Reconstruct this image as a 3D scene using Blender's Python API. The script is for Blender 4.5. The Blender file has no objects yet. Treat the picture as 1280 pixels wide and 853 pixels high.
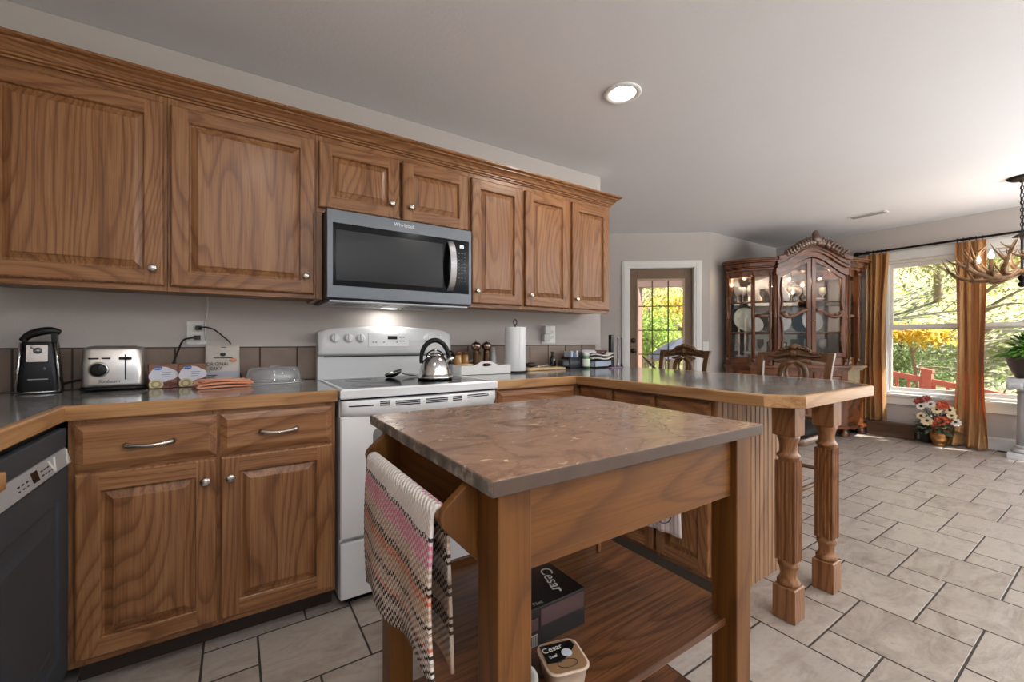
import bpy, bmesh, math, random
from mathutils import Matrix, Vector, noise as mnoise
random.seed(7)
PI = math.pi
SC = bpy.context.scene
COL = SC.collection

# ------------------------------------------------------------------ camera, world, lights
CAM_H = 1.115
cam_d = bpy.data.cameras.new('camera'); cam = bpy.data.objects.new('camera', cam_d); COL.objects.link(cam)
cam_d.sensor_width = 36.0; cam_d.lens = 36.0 * 524.7 / 1280.0; cam_d.clip_start = 0.02; cam_d.clip_end = 200
cam_d.shift_y = 0.8 / 1280.0
cam.location = (0, 0, CAM_H); cam.rotation_euler = (PI / 2, 0, -math.radians(33.37))
SC.camera = cam
vs = SC.view_settings
vs.view_transform = 'Standard'; vs.look = 'None'; vs.gamma = 1.0; vs.use_curve_mapping = False
vs.exposure = 0.25
SC.cycles.max_bounces = 8; SC.cycles.diffuse_bounces = 4; SC.cycles.glossy_bounces = 4
SC.cycles.transmission_bounces = 6; SC.cycles.transparent_max_bounces = 12
SC.cycles.caustics_reflective = False; SC.cycles.caustics_refractive = False
SC.cycles.sample_clamp_indirect = 4.0
SC.cycles.use_denoising = True

world = bpy.data.worlds.new('sky'); SC.world = world; world.use_nodes = True
wn = world.node_tree; wn.nodes.clear()
w_out = wn.nodes.new('ShaderNodeOutputWorld'); w_bg = wn.nodes.new('ShaderNodeBackground')
w_sky = wn.nodes.new('ShaderNodeTexSky')
w_sky.sky_type = 'HOSEK_WILKIE'; w_sky.turbidity = 3.0; w_sky.sun_direction = (0.347, -0.54, 0.766)
wn.links.new(w_sky.outputs[0], w_bg.inputs[0]); wn.links.new(w_bg.outputs[0], w_out.inputs[0])
w_bg.inputs[1].default_value = 3.0

def light(name, kind, loc, energy, color=(1, 1, 1), rot=(0, 0, 0), **kw):
    d = bpy.data.lights.new(name, kind); d.energy = energy; d.color = color
    for k, v in kw.items(): setattr(d, k, v)
    o = bpy.data.objects.new(name, d); o.location = loc; o.rotation_euler = rot; COL.objects.link(o)
    return o
sun = light('sun', 'SUN', (10, -2, 12), 14.0, (1.0, 0.96, 0.90), angle=0.012)
sun.rotation_euler = Vector((0.347, -0.54, 0.766)).to_track_quat('Z', 'Y').to_euler()
# fill lights added behind the camera, and daylight at the dining windows
UPT = PI / 2 + 1.10      # tilts the added fill upwards so it bounces off the ceiling
SPR = math.radians(122)
light('rear_fill_kitchen', 'AREA', (0.9, -3.32, 1.55), 115, (0.96, 0.98, 1.0), (UPT, 0, 0), shape='RECTANGLE', size=2.4, size_y=1.4, spread=SPR)
light('rear_fill_dining', 'AREA', (4.6, -3.32, 1.45), 330, (0.96, 0.98, 1.0), (UPT, 0, 0), shape='RECTANGLE', size=2.6, size_y=1.6, spread=SPR)
light('daylight_dining_window', 'AREA', (6.62, -1.0, 1.30), 60, (0.96, 0.98, 1.0), (0, PI / 2 + 0.25, 0), shape='RECTANGLE', size=1.5, size_y=2.4)

# ------------------------------------------------------------------ helpers: objects
ROOT = {}
def thing(name, label, cat, loc=(0, 0, 0), rz=0.0, group=None, kind=None):
    o = bpy.data.objects.new(name, None); COL.objects.link(o)
    o.location = loc; o.rotation_euler = (0, 0, rz); o.empty_display_size = 0.05
    tag(o, label, cat, group, kind)
    ROOT[o.name] = Matrix.Translation(Vector(loc)) @ Matrix.Rotation(rz, 4, 'Z')
    return o
def tag(o, label=None, cat=None, group=None, kind=None):
    if label: o['label'] = label
    if cat: o['category'] = cat
    if group: o['group'] = group
    if kind: o['kind'] = kind
    return o
def obj(name, bm, mats, parent=None, bev=0.0, local=False, smooth=False, label=None, seg=2, kind=None):
    me = bpy.data.meshes.new(name)
    bmesh.ops.recalc_face_normals(bm, faces=bm.faces[:])
    if smooth:
        for f in bm.faces: f.smooth = True
    bm.to_mesh(me); bm.free()
    if not isinstance(mats, (list, tuple)): mats = [mats]
    for m in mats: me.materials.append(m)
    o = bpy.data.objects.new(name, me); COL.objects.link(o)
    if parent is not None:
        M = ROOT[parent.name]
        ROOT[o.name] = M
        if not local: me.transform(M.inverted())
        o.parent = parent
    if bev > 0:
        b = o.modifiers.new('bevel', 'BEVEL'); b.width = bev; b.segments = seg; b.limit_method = 'ANGLE'; b.angle_limit = math.radians(40)
        b.harden_normals = False
    if label: o['label'] = label
    if kind: o['kind'] = kind
    return o
def solo(name, bm, mats, label, cat, group=None, kind=None, **kw):
    cs = [v.co for v in bm.verts]
    lo = Vector([min(c[i] for c in cs) for i in range(3)]); hi = Vector([max(c[i] for c in cs) for i in range(3)])
    c = Vector(((lo.x + hi.x) / 2, (lo.y + hi.y) / 2, lo.z))
    bmesh.ops.translate(bm, verts=bm.verts[:], vec=-c)
    o = obj(name, bm, mats, **kw); o.location = c
    ROOT[o.name] = Matrix.Translation(c)
    return tag(o, label, cat, group, kind)
def struct(name, bm, mats, **kw):
    o = obj(name, bm, mats, **kw)
    if kw.get('parent') is None: o['kind'] = 'structure'
    ROOT.setdefault(o.name, Matrix.Identity(4))
    return o
def dup(root, loc, rz=None, label=None, group=None):
    r = root.copy(); COL.objects.link(r); r.location = loc
    if rz is not None: r.rotation_euler = (0, 0, rz)
    if label: r['label'] = label
    if group: r['group'] = group
    for ch in list(root.children):
        c = ch.copy(); COL.objects.link(c); c.parent = r
        for g in list(ch.children):
            d = g.copy(); COL.objects.link(d); d.parent = c
    return r

# ------------------------------------------------------------------ helpers: shapes
def B(): return bmesh.new()
def face(bm, pts, mi=0, smooth=False):
    f = bm.faces.new([bm.verts.new(p) for p in pts]); f.material_index = mi; f.smooth = smooth
    return f
def box(bm, x0, x1, y0, y1, z0, z1, mi=0, M=None):
    P = [Vector((x, y, z)) for x in (x0, x1) for y in (y0, y1) for z in (z0, z1)]
    if M is not None: P = [M @ p for p in P]
    V = [bm.verts.new(p) for p in P]
    for q in ((0, 1, 3, 2), (4, 6, 7, 5), (0, 4, 5, 1), (2, 3, 7, 6), (0, 2, 6, 4), (1, 5, 7, 3)):
        f = bm.faces.new([V[i] for i in q]); f.material_index = mi
    return bm
def prism(bm, pts, a0, a1, F=None, mi=0, smooth=False):
    # pts: 2-D outline; F(u, v, a) -> world
    F = F or (lambda u, v, a: (u, v, a))
    A = [bm.verts.new(F(u, v, a0)) for u, v in pts]; C = [bm.verts.new(F(u, v, a1)) for u, v in pts]
    n = len(pts)
    for i in range(n):
        f = bm.faces.new((A[i], A[(i + 1) % n], C[(i + 1) % n], C[i])); f.material_index = mi; f.smooth = smooth
    for L in (A[::-1], C):
        f = bm.faces.new(L); f.material_index = mi
    return bm
def lathe(bm, prof, c=(0, 0, 0), seg=24, mi=0, M=None, smooth=True, sx=1.0, sy=1.0):
    rings = []
    for r, z in prof:
        ring = []
        for k in range(seg if r > 1e-6 else 1):
            a = 2 * PI * k / seg
            p = Vector((c[0] + sx * r * math.cos(a), c[1] + sy * r * math.sin(a), c[2] + z))
            ring.append(bm.verts.new(M @ p if M is not None else p))
        rings.append(ring)
    for A, C in zip(rings, rings[1:]):
        if len(A) == 1 and len(C) == 1: continue
        for k in range(seg):
            k2 = (k + 1) % seg
            if len(A) == 1: vs_ = (A[0], C[k], C[k2])
            elif len(C) == 1: vs_ = (A[k], A[k2], C[0])
            else: vs_ = (A[k], A[k2], C[k2], C[k])
            f = bm.faces.new(vs_); f.material_index = mi; f.smooth = smooth
    for R_, fl in ((rings[0], True), (rings[-1], False)):
        if len(R_) > 2:
            f = bm.faces.new(R_[::-1] if fl else R_); f.material_index = mi
    return bm
def tube(bm, pts, rad, seg=8, mi=0, closed=False, M=None, flat=1.0):
    pts = [Vector(p) for p in pts]; n = len(pts)
    if not hasattr(rad, '__len__'): rad = [rad] * n
    up = Vector((0, 0, 1)); rings = []; prev = None
    for i in range(n):
        a = pts[(i - 1) % n] if (closed or i > 0) else pts[i]
        b = pts[(i + 1) % n] if (closed or i < n - 1) else pts[i]
        t = (b - a)
        t = t.normalized() if t.length > 1e-9 else Vector((0, 0, 1))
        if prev is None:
            ref = up if abs(t.dot(up)) < 0.9 else Vector((1, 0, 0))
            nrm = (ref - t * ref.dot(t)).normalized()
        else:
            nrm = prev - t * prev.dot(t)
            nrm = nrm.normalized() if nrm.length > 1e-6 else t.orthogonal().normalized()
        prev = nrm; bi = t.cross(nrm)
        ring = []
        for k in range(seg):
            an = 2 * PI * k / seg
            p = pts[i] + (nrm * math.cos(an) * flat + bi * math.sin(an)) * rad[i]
            ring.append(bm.verts.new(M @ p if M is not None else p))
        rings.append(ring)
    pairs = list(zip(rings, rings[1:])) + ([(rings[-1], rings[0])] if closed else [])
    for A, C in pairs:
        for k in range(seg):
            f = bm.faces.new((A[k], A[(k + 1) % seg], C[(k + 1) % seg], C[k])); f.smooth = True; f.material_index = mi
    if not closed:
        for R_ in (rings[0][::-1], rings[-1]):
            f = bm.faces.new(R_); f.material_index = mi
    return bm
def ball(bm, c, r, mi=0, seg=16, rings=10, s=(1, 1, 1), M=None):
    prof = [(r * math.sin(PI * i / rings), -r * math.cos(PI * i / rings)) for i in range(rings + 1)]
    prof[0] = (0, -r); prof[-1] = (0, r)
    T = Matrix.Translation(Vector(c)) @ Matrix.Diagonal((s[0], s[1], s[2], 1))
    if M is not None: T = M @ T
    return lathe(bm, prof, (0, 0, 0), seg, mi, T)
def bez(p0, p1, p2, n=10):
    p0, p1, p2 = Vector(p0), Vector(p1), Vector(p2)
    return [p0 * (1 - t) ** 2 + p1 * 2 * t * (1 - t) + p2 * t * t for t in [i / n for i in range(n + 1)]]
def spline(P, n=8):
    P = [Vector(p) for p in P]; out = []
    for i in range(len(P) - 1):
        a, b, c, d = P[max(i - 1, 0)], P[i], P[i + 1], P[min(i + 2, len(P) - 1)]
        for k in range(n):
            t = k / n
            out.append(0.5 * ((2 * b) + (c - a) * t + (2 * a - 5 * b + 4 * c - d) * t * t + (3 * b - a - 3 * c + d) * t ** 3))
    out.append(P[-1]); return out
def rring(bm, rects, F, mi=0, fill=True):
    # nested rectangles (u0,u1,v0,v1,n): quads between successive ones, the last filled
    L = [[bm.verts.new(F(u, v, n)) for u, v in ((u0, v0), (u1, v0), (u1, v1), (u0, v1))] for u0, u1, v0, v1, n in rects]
    for A, C in zip(L, L[1:]):
        for k in range(4):
            f = bm.faces.new((A[k], A[(k + 1) % 4], C[(k + 1) % 4], C[k])); f.material_index = mi[k % 2] if isinstance(mi, tuple) else mi
    if fill:
        f = bm.faces.new(L[-1]); f.material_index = mi[1] if isinstance(mi, tuple) else mi
def ins(u0, u1, v0, v1, i, n): return (u0 + i, u1 - i, v0 + i, v1 - i, n)
def text_mesh(name, body, mat, parent, origin, ux, uy, size, local=False, ext=0.0003, align='CENTER', shear=0.0, sx=1.0):
    cu = bpy.data.curves.new(name, 'FONT'); cu.body = body; cu.size = size; cu.extrude = ext; cu.align_x = align; cu.align_y = 'CENTER'; cu.shear = shear
    to = bpy.data.objects.new(name, cu); COL.objects.link(to)
    dg = bpy.context.evaluated_depsgraph_get(); me = bpy.data.meshes.new_from_object(to.evaluated_get(dg))
    bpy.data.objects.remove(to); bpy.data.curves.remove(cu)
    ux = Vector(ux).normalized(); uy = Vector(uy).normalized(); uz = ux.cross(uy)
    M = Matrix.Translation(Vector(origin)) @ Matrix((ux * sx, uy, uz)).transposed().to_4x4()
    me.transform(M)
    if not local: me.transform(ROOT[parent.name].inverted())
    me.materials.clear(); me.materials.append(mat)
    o = bpy.data.objects.new(name, me); COL.objects.link(o); o.parent = parent; ROOT[o.name] = ROOT[parent.name]
    return o

# ------------------------------------------------------------------ helpers: materials
def srgb(r, g, b):
    f = lambda c: (c / 255 / 12.92) if c / 255 <= 0.04045 else ((c / 255 + 0.055) / 1.055) ** 2.4
    return (f(r), f(g), f(b), 1.0)
def nmat(name):
    m = bpy.data.materials.new(name); m.use_nodes = True
    nt = m.node_tree; b = nt.nodes['Principled BSDF']
    return m, nt, b
def mat(name, col, rough=0.5, metal=0.0, emit=None, es=0.0, spec=0.5, coat=0.0, noise=0.0, nscale=30.0, bump=0.0, bscale=200.0, trans=0.0, sheen=0.0):
    m, nt, b = nmat(name)
    b.inputs['Base Color'].default_value = col; b.inputs['Roughness'].default_value = rough; b.inputs['Metallic'].default_value = metal
    b.inputs['Specular IOR Level'].default_value = spec; b.inputs['Coat Weight'].default_value = coat
    if emit: b.inputs['Emission Color'].default_value = emit; b.inputs['Emission Strength'].default_value = es
    if sheen: b.inputs['Sheen Weight'].default_value = sheen
    if noise or bump:
        tc = nt.nodes.new('ShaderNodeTexCoord')
    if noise:
        n = nt.nodes.new('ShaderNodeTexNoise'); n.inputs['Scale'].default_value = nscale; n.inputs['Detail'].default_value = 4
        nt.links.new(tc.outputs['Object'], n.inputs['Vector'])
        mx = nt.nodes.new('ShaderNodeMix'); mx.data_type = 'RGBA'
        mx.inputs[6].default_value = tuple(c * (1 - noise) for c in col[:3]) + (1,)
        mx.inputs[7].default_value = tuple(min(1, c * (1 + noise)) for c in col[:3]) + (1,)
        nt.links.new(n.outputs['Fac'], mx.inputs[0]); nt.links.new(mx.outputs[2], b.inputs['Base Color'])
    if bump:
        n2 = nt.nodes.new('ShaderNodeTexNoise'); n2.inputs['Scale'].default_value = bscale; n2.inputs['Detail'].default_value = 3
        nt.links.new(tc.outputs['Object'], n2.inputs['Vector'])
        bp = nt.nodes.new('ShaderNodeBump'); bp.inputs['Strength'].default_value = bump; bp.inputs['Distance'].default_value = 0.004
        nt.links.new(n2.outputs['Fac'], bp.inputs['Height']); nt.links.new(bp.outputs[0], b.inputs['Normal'])
    return m
def ramp(nt, src, stops):
    r = nt.nodes.new('ShaderNodeValToRGB'); e = r.color_ramp.elements
    while len(e) > 1: e.remove(e[-1])
    e[0].position = stops[0][0]; e[0].color = stops[0][1]
    for p, c in stops[1:]:
        x = e.new(p); x.color = c
    nt.links.new(src, r.inputs[0]); return r
def math_n(nt, op, a, b=None):
    n = nt.nodes.new('ShaderNodeMath'); n.operation = op
    for i, v in enumerate((a, b)):
        if v is None: continue
        if isinstance(v, (int, float)): n.inputs[i].default_value = v
        else: nt.links.new(v, n.inputs[i])
    return n.outputs[0]
def wood(name, axis, light_, mid, dark, rough=0.36, rings=26.0, sc=4.0, along=0.75, pore=0.6, coat=0.06, ringmix=0.48, spec=0.38):
    m, nt, b = nmat(name)
    tc = nt.nodes.new('ShaderNodeTexCoord'); oi = nt.nodes.new('ShaderNodeObjectInfo')
    off = nt.nodes.new('ShaderNodeVectorMath'); off.operation = 'ADD'
    rnd = nt.nodes.new('ShaderNodeVectorMath'); rnd.operation = 'SCALE'; rnd.inputs[0].default_value = (13.7, 7.1, 5.3)
    nt.links.new(oi.outputs['Random'], rnd.inputs['Scale'])
    nt.links.new(tc.outputs['Object'], off.inputs[0]); nt.links.new(rnd.outputs[0], off.inputs[1])
    def mapped(a, c):
        s = [a, a, a]; s['xyz'.index(axis)] = c
        mp = nt.nodes.new('ShaderNodeVectorMath'); mp.operation = 'MULTIPLY'; mp.inputs[1].default_value = s
        nt.links.new(off.outputs[0], mp.inputs[0]); return mp.outputs[0]
    n1 = nt.nodes.new('ShaderNodeTexNoise'); n1.inputs['Scale'].default_value = 1.0; n1.inputs['Detail'].default_value = 1.5; n1.inputs['Roughness'].default_value = 0.35
    nt.links.new(mapped(sc, along), n1.inputs['Vector'])
    fr = math_n(nt, 'FRACT', math_n(nt, 'MULTIPLY', n1.outputs['Fac'], rings))
    r1 = ramp(nt, fr, [(0.0, (0.75, 0.75, 0.75, 1)), (0.10, (0.0, 0.0, 0.0, 1)), (0.34, (0.7, 0.7, 0.7, 1)), (0.6, (1, 1, 1, 1)), (1.0, (0.8, 0.8, 0.8, 1))])
    n2 = nt.nodes.new('ShaderNodeTexNoise'); n2.inputs['Scale'].default_value = 1.0; n2.inputs['Detail'].default_value = 3
    nt.links.new(mapped(190, 5.0), n2.inputs['Vector'])
    n3 = nt.nodes.new('ShaderNodeTexNoise'); n3.inputs['Scale'].default_value = 1.0; n3.inputs['Detail'].default_value = 2
    nt.links.new(mapped(22, 1.2), n3.inputs['Vector'])
    r2 = ramp(nt, n2.outputs['Fac'], [(0.36, (0, 0, 0, 1)), (0.55, (1, 1, 1, 1))])
    # fac = ringmix*ring + rest
    f = math_n(nt, 'ADD', math_n(nt, 'MULTIPLY', r1.outputs[0], 0.46 * ringmix), math_n(nt, 'MULTIPLY', n3.outputs['Fac'], 0.34))
    f = math_n(nt, 'ADD', f, math_n(nt, 'MULTIPLY', math_n(nt, 'SUBTRACT', r2.outputs[0], 0.5), 0.20 * pore))
    r3 = ramp(nt, f, [(0.0, dark), (0.30, mid), (0.56, light_)])
    nt.links.new(r3.outputs[0], b.inputs['Base Color'])
    b.inputs['Roughness'].default_value = rough; b.inputs['Coat Weight'].default_value = coat; b.inputs['Coat Roughness'].default_value = 0.2; b.inputs['Specular IOR Level'].default_value = spec
    bp = nt.nodes.new('ShaderNodeBump'); bp.inputs['Strength'].default_value = 0.12; bp.inputs['Distance'].default_value = 0.001
    nt.links.new(r2.outputs[0], bp.inputs['Height']); nt.links.new(bp.outputs[0], b.inputs['Normal'])
    return m
def glass(name, tint=(1, 1, 1, 1), refl=1.0, rough=0.0):
    m, nt, b = nmat(name); nt.nodes.remove(b)
    out = [n for n in nt.nodes if n.type == 'OUTPUT_MATERIAL'][0]
    t = nt.nodes.new('ShaderNodeBsdfTransparent'); t.inputs[0].default_value = tint
    g = nt.nodes.new('ShaderNodeBsdfGlossy'); g.inputs['Roughness'].default_value = rough
    lw = nt.nodes.new('ShaderNodeLayerWeight'); lw.inputs[0].default_value = 0.5
    fr = math_n(nt, 'ADD', math_n(nt, 'MULTIPLY', math_n(nt, 'POWER', lw.outputs['Facing'], 5.0), 0.9), 0.04)
    mx = nt.nodes.new('ShaderNodeMixShader')
    nt.links.new(math_n(nt, 'MULTIPLY', fr, refl), mx.inputs[0]); nt.links.new(t.outputs[0], mx.inputs[1]); nt.links.new(g.outputs[0], mx.inputs[2])
    nt.links.new(mx.outputs[0], out.inputs[0]); return m

OAK_L, OAK_M, OAK_D = srgb(159, 116, 77), srgb(124, 81, 48), srgb(78, 46, 25)
OAK = {a: wood('oak_' + a, a, OAK_L, OAK_M, OAK_D) for a in 'xyz'}
OAKT = [OAK['z'], OAK['x'], OAK['y']]           # slot 0 = upright grain, 1 = grain along x, 2 = along y
HON = {a: wood('honey_wood_' + a, a, srgb(124, 82, 38), srgb(98, 60, 25), srgb(68, 39, 16), rings=14, sc=5, rough=0.4, pore=0.4, coat=0.0, spec=0.3) for a in 'xyz'}
SHELFW = wood('dark_shelf_oak', 'x', srgb(116, 76, 46), srgb(84, 51, 31), srgb(48, 27, 17), rings=22, sc=5, along=0.5, rough=0.32, pore=1.0)
EDGE = {a: wood('edge_oak_' + a, a, srgb(186, 145, 100), srgb(160, 117, 75), srgb(116, 78, 46), rings=8, sc=9, pore=0.6) for a in 'xy'}
WALNUT = {a: wood('cherry_' + a, a, srgb(130, 76, 40), srgb(92, 50, 24), srgb(50, 26, 13), rings=7, sc=5, rough=0.22, pore=0.15, coat=0.5) for a in 'xyz'}
CHAIRW = wood('dark_chair_wood', 'z', srgb(116, 84, 54), srgb(86, 58, 34), srgb(46, 28, 16), rings=6, rough=0.35, pore=0.2)
PAINT = mat('wall_paint', srgb(190, 183, 179), 0.75, noise=0.03, nscale=3, bump=0.12, bscale=160, spec=0.3)
CEIL = mat('ceiling_paint', srgb(229, 229, 233), 0.85, noise=0.02, nscale=2.2, bump=0.25, bscale=60, spec=0.2)
WHITE = mat('white_trim', srgb(232, 232, 230), 0.4)
ENAMEL = mat('white_enamel', srgb(232, 234, 236), 0.22, coat=0.3)
BLACK = mat('black_plastic', srgb(12, 12, 13), 0.35, spec=0.3)
BLKGL = mat('black_glass', srgb(10, 10, 11), 0.12, spec=0.12)
GREYK = mat('dark_gap', srgb(30, 28, 27), 0.8)
STEEL = mat('brushed_steel', srgb(176, 177, 180), 0.34, 0.8, noise=0.08, nscale=60)
DSTEEL = mat('dark_steel', srgb(98, 101, 105), 0.36, 0.9, noise=0.08, nscale=60)
CHROME = mat('polished_steel', srgb(205, 205, 205), 0.12, 1.0)
NICKEL = mat('satin_nickel', srgb(190, 186, 180), 0.26, 1.0)
IRON = mat('black_iron', srgb(34, 28, 25), 0.5, 0.6)
BRASS = mat('brass', srgb(190, 140, 84), 0.25, 1.0, noise=0.2, nscale=18)
PANE = glass('window_glass', refl=0.8)
def milky(name, fac, gl=2.0):
    m = glass(name, (0.96, 0.97, 0.98, 1), gl, 0.08); nt = m.node_tree
    out = [n for n in nt.nodes if n.type == 'OUTPUT_MATERIAL'][0]; src = out.inputs[0].links[0].from_socket
    d = nt.nodes.new('ShaderNodeBsdfDiffuse'); d.inputs[0].default_value = srgb(226, 228, 230)
    mx = nt.nodes.new('ShaderNodeMixShader'); mx.inputs[0].default_value = fac
    nt.links.new(src, mx.inputs[1]); nt.links.new(d.outputs[0], mx.inputs[2]); nt.links.new(mx.outputs[0], out.inputs[0]); return m
CLEAR = milky('clear_plastic', 0.20)
CRYST = milky('cut_glass', 0.30, 2.5)
CREAM = mat('cream_wax', srgb(238, 232, 214), 0.5)
CHINA = mat('white_china', srgb(226, 226, 222), 0.2, coat=0.5)
LAMPW = mat('lit_diffuser', srgb(255, 252, 246), 0.5, emit=(1, 0.97, 0.92, 1), es=6.0)
BULB = mat('lit_bulb', srgb(255, 240, 210), 0.5, emit=(1, 0.86, 0.66, 1), es=30.0)
# ------------------------------------------------------------------ the setting
CZ = 2.47
ROOM = [(-1.2, -3.5), (6.67, -3.5), (6.67, 3.1), (4.98, 3.1), (2.4, 5.12), (-1.2, 5.12)]
def floor_mat():
    m, nt, b = nmat('stone_tile')
    tc = nt.nodes.new('ShaderNodeTexCoord'); ge = nt.nodes.new('ShaderNodeNewGeometry')
    off = nt.nodes.new('ShaderNodeVectorMath'); off.operation = 'SCALE'; off.inputs[0].default_value = (31, 17, 9)
    nt.links.new(ge.outputs['Random Per Island'], off.inputs['Scale'])
    ad = nt.nodes.new('ShaderNodeVectorMath'); ad.operation = 'ADD'
    nt.links.new(tc.outputs['Object'], ad.inputs[0]); nt.links.new(off.outputs[0], ad.inputs[1])
    mp = nt.nodes.new('ShaderNodeMapping'); mp.inputs['Rotation'].default_value = (0, 0, 0.6); mp.inputs['Scale'].default_value = (4.0, 11.0, 1)
    nt.links.new(ad.outputs[0], mp.inputs[0])
    n1 = nt.nodes.new('ShaderNodeTexNoise'); n1.inputs['Scale'].default_value = 1.0; n1.inputs['Detail'].default_value = 8; n1.inputs['Roughness'].default_value = 0.66; n1.inputs['Distortion'].default_value = 0.9
    nt.links.new(mp.outputs[0], n1.inputs['Vector'])
    n2 = nt.nodes.new('ShaderNodeTexNoise'); n2.inputs['Scale'].default_value = 40; n2.inputs['Detail'].default_value = 3
    nt.links.new(ad.outputs[0], n2.inputs['Vector'])
    f = math_n(nt, 'ADD', math_n(nt, 'MULTIPLY', n1.outputs['Fac'], 0.8), math_n(nt, 'MULTIPLY', n2.outputs['Fac'], 0.16))
    f = math_n(nt, 'ADD', f, math_n(nt, 'MULTIPLY', ge.outputs['Random Per Island'], 0.10))
    r = ramp(nt, f, [(0.30, srgb(122, 108, 98)), (0.45, srgb(152, 140, 130)), (0.60, srgb(172, 162, 152)), (0.76, srgb(150, 136, 128))])
    nt.links.new(r.outputs[0], b.inputs['Base Color'])
    rr = ramp(nt, n1.outputs['Fac'], [(0.3, (0.42, 0.42, 0.42, 1)), (0.7, (0.27, 0.27, 0.27, 1))])
    nt.links.new(rr.outputs[0], b.inputs['Roughness'])
    bp = nt.nodes.new('ShaderNodeBump'); bp.inputs['Strength'].default_value = 0.7; bp.inputs['Distance'].default_value = 0.007
    nt.links.new(n1.outputs['Fac'], bp.inputs['Height']); nt.links.new(bp.outputs[0], b.inputs['Normal'])
    return m
TILE = floor_mat()
GROUT = mat('grout', srgb(62, 55, 50), 0.8, noise=0.1, nscale=60)
bm = B()
prism(bm, [(x, y) for x, y in ROOM], -0.12, -0.003, mi=1)
U = 0.1677; OX, OY = 2.250, 0.350; g = 0.0038
def in_room(x, y):
    return -1.05 < x < 6.53 and -3.38 < y < 4.95 and not (y > 2.96 + (4.892 - x) * 0.79 and x < 4.9) and not (x >= 4.9 and y > 2.96)
def tile(bm, a0, a1, b0, b1):
    x0, x1, y0, y1 = OX + a0 * U + g, OX + a1 * U - g, OY + b0 * U + g, OY + b1 * U - g
    if x1 < -1.08 or x0 > 6.55 or y1 < -3.39 or y0 > 4.9 or not in_room((x0 + x1) / 2, (y0 + y1) / 2): return
    x1 = min(x1, 6.549); y1 = y1 if x0 < 4.6 else min(y1, 2.979)
    L = [[bm.verts.new(q) for q in ((x0 - o, y0 - o, z), (x1 + o, y0 - o, z), (x1 + o, y1 + o, z), (x0 - o, y1 + o, z))] for o, z in ((.0005, -.0035), (.0002, -.0008), (-.0012, 0.0))]
    for A, C, mi in ((L[0], L[1], 1), (L[1], L[2], 0)):
        for k in range(4): bm.faces.new((A[k], A[(k + 1) % 4], C[(k + 1) % 4], C[k])).material_index = mi
    bm.faces.new(L[2])
for j in range(-24, 30):
    for i in range(-24, 30):
        a, b_ = 5 * i + 2 * j, j
        a = ((a + 30) % 5) - 30 + 5 * 0
        for k in range(0, 14):
            aa = a + 5 * k
            tile(bm, aa, aa + 1, b_, b_ + 1); tile(bm, aa + 1, aa + 3, b_ - 1, b_ + 1)
        break
floor = struct('floor', bm, [TILE, GROUT])

bm = B(); prism(bm, ROOM, CZ, CZ + 0.13); struct('ceiling', bm, CEIL)
# kitchen wall behind the range, with the end that turns back beside the dining area
bm = B(); prism(bm, [(-1.2, 2.49), (2.515, 2.49), (2.515, 4.86), (2.40, 4.86), (2.40, 2.62), (-1.2, 2.62)], -0.003, CZ)
struct('wall_kitchen', bm, PAINT, bev=0.006)
bm = B(); box(bm, -1.2, -1.085, -3.5, 2.49, -0.003, CZ); struct('wall_left', bm, PAINT)
bm = B(); box(bm, 4.892, 6.55, 2.98, 3.10, -0.003, CZ); struct('wall_dining', bm, PAINT)
# rear wall with two openings behind the fill lights
bm = B()
for x0, x1, z0, z1 in ((-1.085, -0.35, 0, CZ), (2.15, 3.25, 0, CZ), (5.95, 6.67, 0, CZ), (-0.35, 2.15, 0, 0.65), (-0.35, 2.15, 2.25, CZ), (3.25, 5.95, 0, 0.4), (3.25, 5.95, 2.3, CZ)):
    box(bm, x0, x1, -3.5, -3.4, z0 - 0.003 * (z0 == 0), z1)
struct('wall_rear', bm, PAINT)
# right wall with the dining windows
WY1, WY0, WZ0, WZ1 = 1.745, -2.30, 0.50, 2.075
bm = B()
for y0, y1, z0, z1 in ((WY1, 3.10, 0, CZ), (-3.4, WY0, 0, CZ), (WY0, WY1, 0, WZ0), (WY0, WY1, WZ1, CZ)):
    box(bm, 6.55, 6.67, y0, y1, z0 - 0.003 * (z0 == 0), z1)
struct('wall_right', bm, PAINT)
# angled wall with the garden door
DA = Vector((4.892, 2.978, 0)); DD = Vector((-0.7837, 0.6211, 0)); DN = Vector((0.6211, 0.7837, 0))
FD = lambda s, z, n: DA + DD * s - DN * n + Vector((0, 0, z))     # n > 0 into the room
def dbox(bm, s0, s1, z0, z1, n0, n1, mi=0):
    prism(bm, [(s0, z0), (s1, z0), (s1, z1), (s0, z1)], n0, n1, FD, mi)
bm = B(); prism(bm, [(0, -.003), (0.19, -.003), (0.19, 2.045), (0.985, 2.045), (0.985, -.003), (2.98, -.003), (2.98, CZ), (0, CZ)], -0.12, 0, FD)
struct('wall_angled', bm, PAINT, bev=0.004)
bm = B()
dbox(bm, 0.105, 0.198, 0, 2.12, 0.0, 0.02); dbox(bm, 0.977, 1.07, 0, 2.12, 0.0, 0.02); dbox(bm, 0.198, 0.977, 2.037, 2.12, 0.0, 0.02)
dbox(bm, 0.125, 0.178, 0.0, 2.10, 0.02, 0.026); dbox(bm, 0.997, 1.05, 0.0, 2.10, 0.02, 0.026); dbox(bm, 0.178, 0.997, 2.057, 2.10, 0.02, 0.026)
dbox(bm, 0.19, 0.205, 0, 2.045, -0.12, 0.0); dbox(bm, 0.97, 0.985, 0, 2.045, -0.12, 0.0); dbox(bm, 0.205, 0.97, 2.03, 2.045, -0.12, 0.0)
struct('trim_1', bm, WHITE, bev=0.003)
DOORW = mat('brown_painted_door', srgb(112, 88, 66), 0.5, noise=0.06, nscale=8)
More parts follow.
